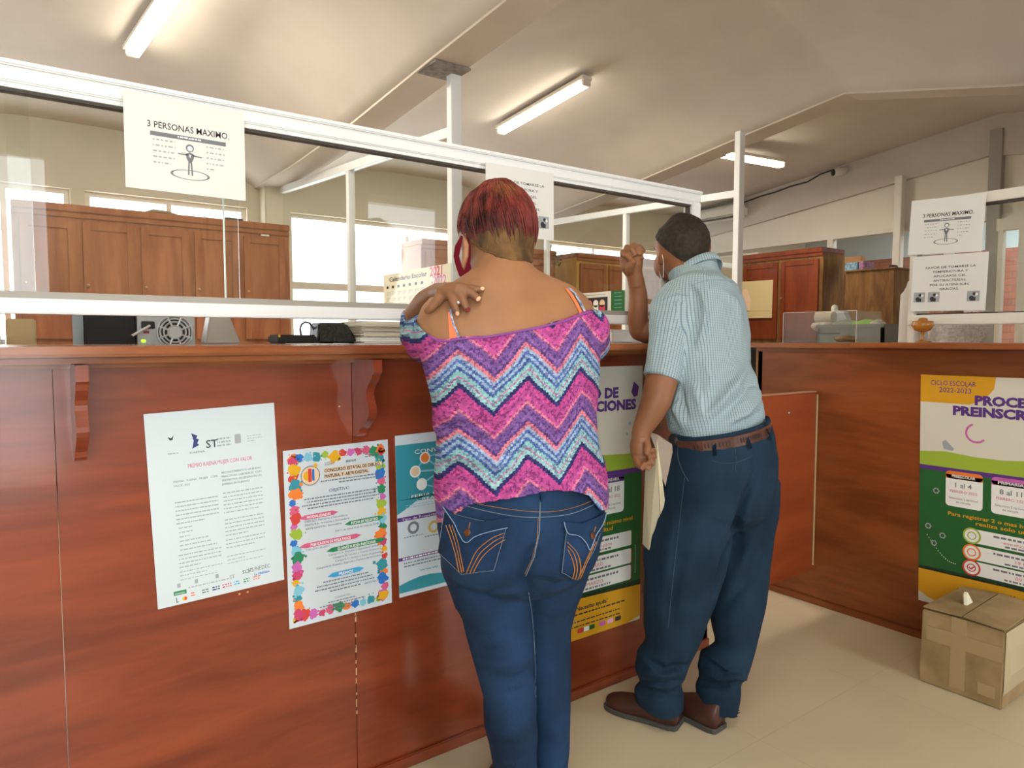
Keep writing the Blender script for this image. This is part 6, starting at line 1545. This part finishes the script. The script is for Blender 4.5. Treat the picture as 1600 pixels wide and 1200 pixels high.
folds(tr_, [([(1184, 728), (1176, 760), (1164, 790), (1150, 830), (1135, 870), (1122, 910), (1110, 950)], -0.0300, .014), ([(1060, 780), (1045, 860), (1035, 950), (1030, 1010)], 0.0060, .02), ([(1010, 1030), (1040, 1046), (1075, 1040)], -0.0180, .010), ([(996, 1062), (1030, 1070), (1066, 1064)], -0.0180, .008), ([(992, 1050), (1030, 1056), (1070, 1050)], 0.0090, .008), ([(1000, 1086), (1030, 1094), (1062, 1092)], 0.0075, .01),
           ([(1100, 1030), (1130, 1050), (1165, 1048)], -0.0150, .010), ([(1095, 1065), (1125, 1072), (1158, 1066)], -0.0150, .008), ([(1090, 1052), (1125, 1060), (1162, 1058)], 0.0090, .008), ([(1180, 830), (1160, 880), (1130, 930)], 0.0090, .018), ([(1195, 850), (1175, 900), (1130, 950)], -0.0090, .014),
           ([(1090, 830), (1075, 900), (1060, 980)], 0.0060, .02), ([(1110, 720), (1130, 724), (1160, 716)], -0.0023, .004), ([(1180, 700), (1178, 740)], -0.0060, .016)])
clear(tr_, tm, .004)
tr_o = add('trousers', tr_, TROUS, mn, solid=.0025); tt = bvh(tr_)
TS = mat('trouser_seam', (.045, .075, .10), .8)
seam('pocket_opening', curve([(1060, 694), (1059, 712), (1066, 735), (1076, 752)]), .0016, TS, tr_o, tt)
seam('back_pocket_welt', curve([(1112, 720), (1130, 724), (1152, 722), (1176, 712)]), .0014, TS, tr_o, tt)
seam('back_dart', [(1149, 700), (1150, 722), (1149, 738)], .0010, TS, tr_o, tt)
seam('side_seam', curve([(1070, 745), (1060, 830), (1052, 900), (1044, 980)]), .0010, TS, tr_o, tt)
# waistband and belt round the body
u_ = wS.normalized(); Dm = Vector((F0.x, F0.y, 0)); Dm = (Dm - wN * Dm.dot(wN)).normalized()
def belt_pt(t, off, up):
    d = u_ * math.cos(t) + Dm * math.sin(t); c = wC + wN * (up - .012)
    l, n, i, q = tfull.ray_cast(c + d * .5, -d)
    if l is None: l = c + d * .13
    return l + d * off, d
def band(name, hgt, off, m, parent, up):
    bm = B(); rings = []
    base = [belt_pt(2 * math.pi * k / 72, 0, up) for k in range(72)]
    rad = [(p_ - wC).dot(d) for p_, d in base]; rad = [max(rad[k], .5 * (rad[k - 1] + rad[(k + 1) % 72])) for k in range(72)]
    for k in range(72):
        d = base[k][1]; c = wC + wN * (up - .012) + d * rad[k]
        rings.append([bm.verts.new(c + d * a + wN * b_) for a, b_ in ((off, -hgt / 2), (off + .0035, -hgt / 2 + .001), (off + .0035, hgt / 2 - .001), (off, hgt / 2))])
    for k in range(72):
        a, b_ = rings[k], rings[(k + 1) % 72]
        for j in range(4): bm.faces.new((a[j], b_[j], b_[(j + 1) % 4], a[(j + 1) % 4]))
    bmesh.ops.recalc_face_normals(bm, faces=bm.faces[:]); return new(name, bm, m, parent, smooth=False)
band('waistband', .050, .0015, TROUS, tr_o, .003)
belt = band('belt', .034, .0055, LEATH, mn, 0)
PUN = mat('punched_leather', (.03, .012, .01), .6)
bm = B()
for k in range(34):
    t = -math.pi / 2 - .75 + k * .058
    if abs(k - 12) < 2 or abs(k - 25) < 2: continue
    c, n = belt_pt(t, .0105, .0); tz = wN; sx_ = n.cross(tz)
    q = [c + sx_ * a + tz * b_ for a, b_ in ((-.0018, -.008), (.0018, -.006), (.0018, .008), (-.0018, .006))]; vs = [bm.verts.new(p_) for p_ in q]; bm.faces.new(vs)
bmesh.ops.recalc_face_normals(bm, faces=bm.faces[:]); bmesh.ops.solidify(bm, geom=bm.faces[:], thickness=.0006); new('belt_punching', bm, PUN, belt)
for px in (1095, 1144, 1190):
    t = -math.pi / 2 + math.asin(max(-1, min(1, (px - 1128) / 79.)))
    bm = B(); pts = [belt_pt(t, .0110, a)[0] for a in (.028, .020, -.020, -.028)]; n = belt_pt(t, 0, 0)[1]; s_ = n.cross(wN).normalized()
    vs = [[bm.verts.new(p_ + s_ * a) for a in (-.006, .006)] for p_ in pts]
    for a, b_ in zip(vs, vs[1:]): bm.faces.new((a[0], a[1], b_[1], b_[0]))
    bmesh.ops.solidify(bm, geom=bm.faces[:], thickness=.003); new('belt_loop', bm, TROUS, tr_o)
c, n = belt_pt(math.pi - .35, .012, 0)
blk = B(); blob(blk, P(1053, 688, 2.13), .014, .022, .020); new('key_holder', blk, M_black, mn, smooth=True)
# shoes
h1, t1 = pl(1062, 1136, 2, 0), pl(950, 1102, 2, 0)
shoe(h1, t1, .095, .080, SHOE, mn)
h2 = pl(1126, 1143, 2, 0); shoe(h2, h2 + Vector((-.02, .26, 0)), .088, .080, SHOE, mn)
# the folded papers in his hand
ep = thing('folded_papers', P(1030, 760, 2.13), 'folded cream papers held in the man\'s hanging hand', 'papers')
A_, B_2 = [(1030, 688, 2.12), (1039, 792, 2.115), (1032, 806, 2.115), (1014, 862, 2.125), (1004, 850, 2.15), (1008, 740, 2.15), (1010, 690, 2.14)], [(1016, 674, 2.16), (1050, 693, 2.10), (1052, 705, 2.10), (1038, 768, 2.10), (1030, 760, 2.125)]
def leaf(name, pts, m, off): return new(name, prism(B(), [P(*q) for q in pts], FW * off), m, ep)
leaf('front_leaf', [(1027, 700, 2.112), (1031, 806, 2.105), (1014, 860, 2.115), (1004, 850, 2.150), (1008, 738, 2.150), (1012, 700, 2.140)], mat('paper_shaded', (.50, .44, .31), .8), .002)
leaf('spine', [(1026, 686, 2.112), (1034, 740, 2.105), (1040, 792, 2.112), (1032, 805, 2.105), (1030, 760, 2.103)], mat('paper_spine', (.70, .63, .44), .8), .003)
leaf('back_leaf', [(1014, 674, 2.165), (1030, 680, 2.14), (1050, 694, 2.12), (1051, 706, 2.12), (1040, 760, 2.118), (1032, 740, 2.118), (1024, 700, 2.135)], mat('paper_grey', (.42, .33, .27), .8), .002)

# =================================================== the clerk far behind the side counter
zc = 4.7
ck_ = thing('person', (P(1488, 530, zc).x, P(1488, 530, zc).y, 0), 'person in a pale patterned top behind the side counter, head hidden by the signs', 'person')
bm = B()
loft(bm, [(1490, 420, zc, 14, 1.1), (1490, 432, zc, 20, 1.1), (1490, 448, zc, 21, 1.1), (1490, 464, zc, 18, 1.0), (1490, 478, zc, 13, .9), (1490, 490, zc, 14, .9), (1489, 500, zc, 30, .5), (1488, 512, zc, 38, .5), (1488, 560, zc, 36, .6), (1488, 620, zc, 38, .6), (1488, 680, zc, 40, .65)], 0)
for s in (-1, 1): chain(bm, [P(1489 + 36 * s, 510, zc), P(1489 + 42 * s, 550, zc), P(1489 + 40 * s, 600, zc - .1)], [.05, .042, .034]); chain(bm, [P(1489 + 15 * s, 670, zc), P(1489 + 15 * s, 750, zc), Vector(P(1489 + 15 * s, 800, zc))], [.09, .065, .045])
cbm = fuse('body', bm, .012, 4); add('body', cbm, SKIN_M, ck_)
bm = B(); loft(bm, [(1489, 503, zc, 30, .6), (1488, 512, zc, 38, .6), (1488, 560, zc, 38, .65), (1488, 620, zc, 42, .7), (1488, 650, zc, 44, .7)], 0)
for s in (-1, 1): chain(bm, [P(1489 + 33 * s, 512, zc), P(1489 + 40 * s, 528, zc)], [.062, .056])
cs_ = fuse('top', bm, .012, 4); add('top', cs_, mat('patterned_top', (.72, .63, .60), .8, var=.2, scale=60, col2=(.85, .80, .78)), ck_)
bm = loft(B(), [(1490, 416, zc + .02, 14, 1.1), (1490, 428, zc + .02, 22, 1.1), (1490, 450, zc + .02, 22, 1.1), (1490, 470, zc + .03, 18, .8)], 0); ch_ = fuse('hair', bm, .012, 3); plane_trim(ch_, P(1490, 440, zc - .03), Vector((0, 0, .5)) + F0, .012); add('hair', ch_, HAIR, ck_)
bm = loft(B(), [(1488, 640, zc, 42, .7), (1488, 690, zc, 44, .7), (1488, 770, zc, 36, .6)], 0); add('skirt', fuse('skirt', bm, .014, 3), TROUS, ck_)
bm = B(); fpt = P(1488, 700, zc)
for s in (-1, 1):
    c = Vector((fpt.x, fpt.y, 0)) + RT * .065 * s; h_ = c + F0 * .06; shoe(h_, c - F0 * .16, .08, .07, M_black, ck_)
bm.free()
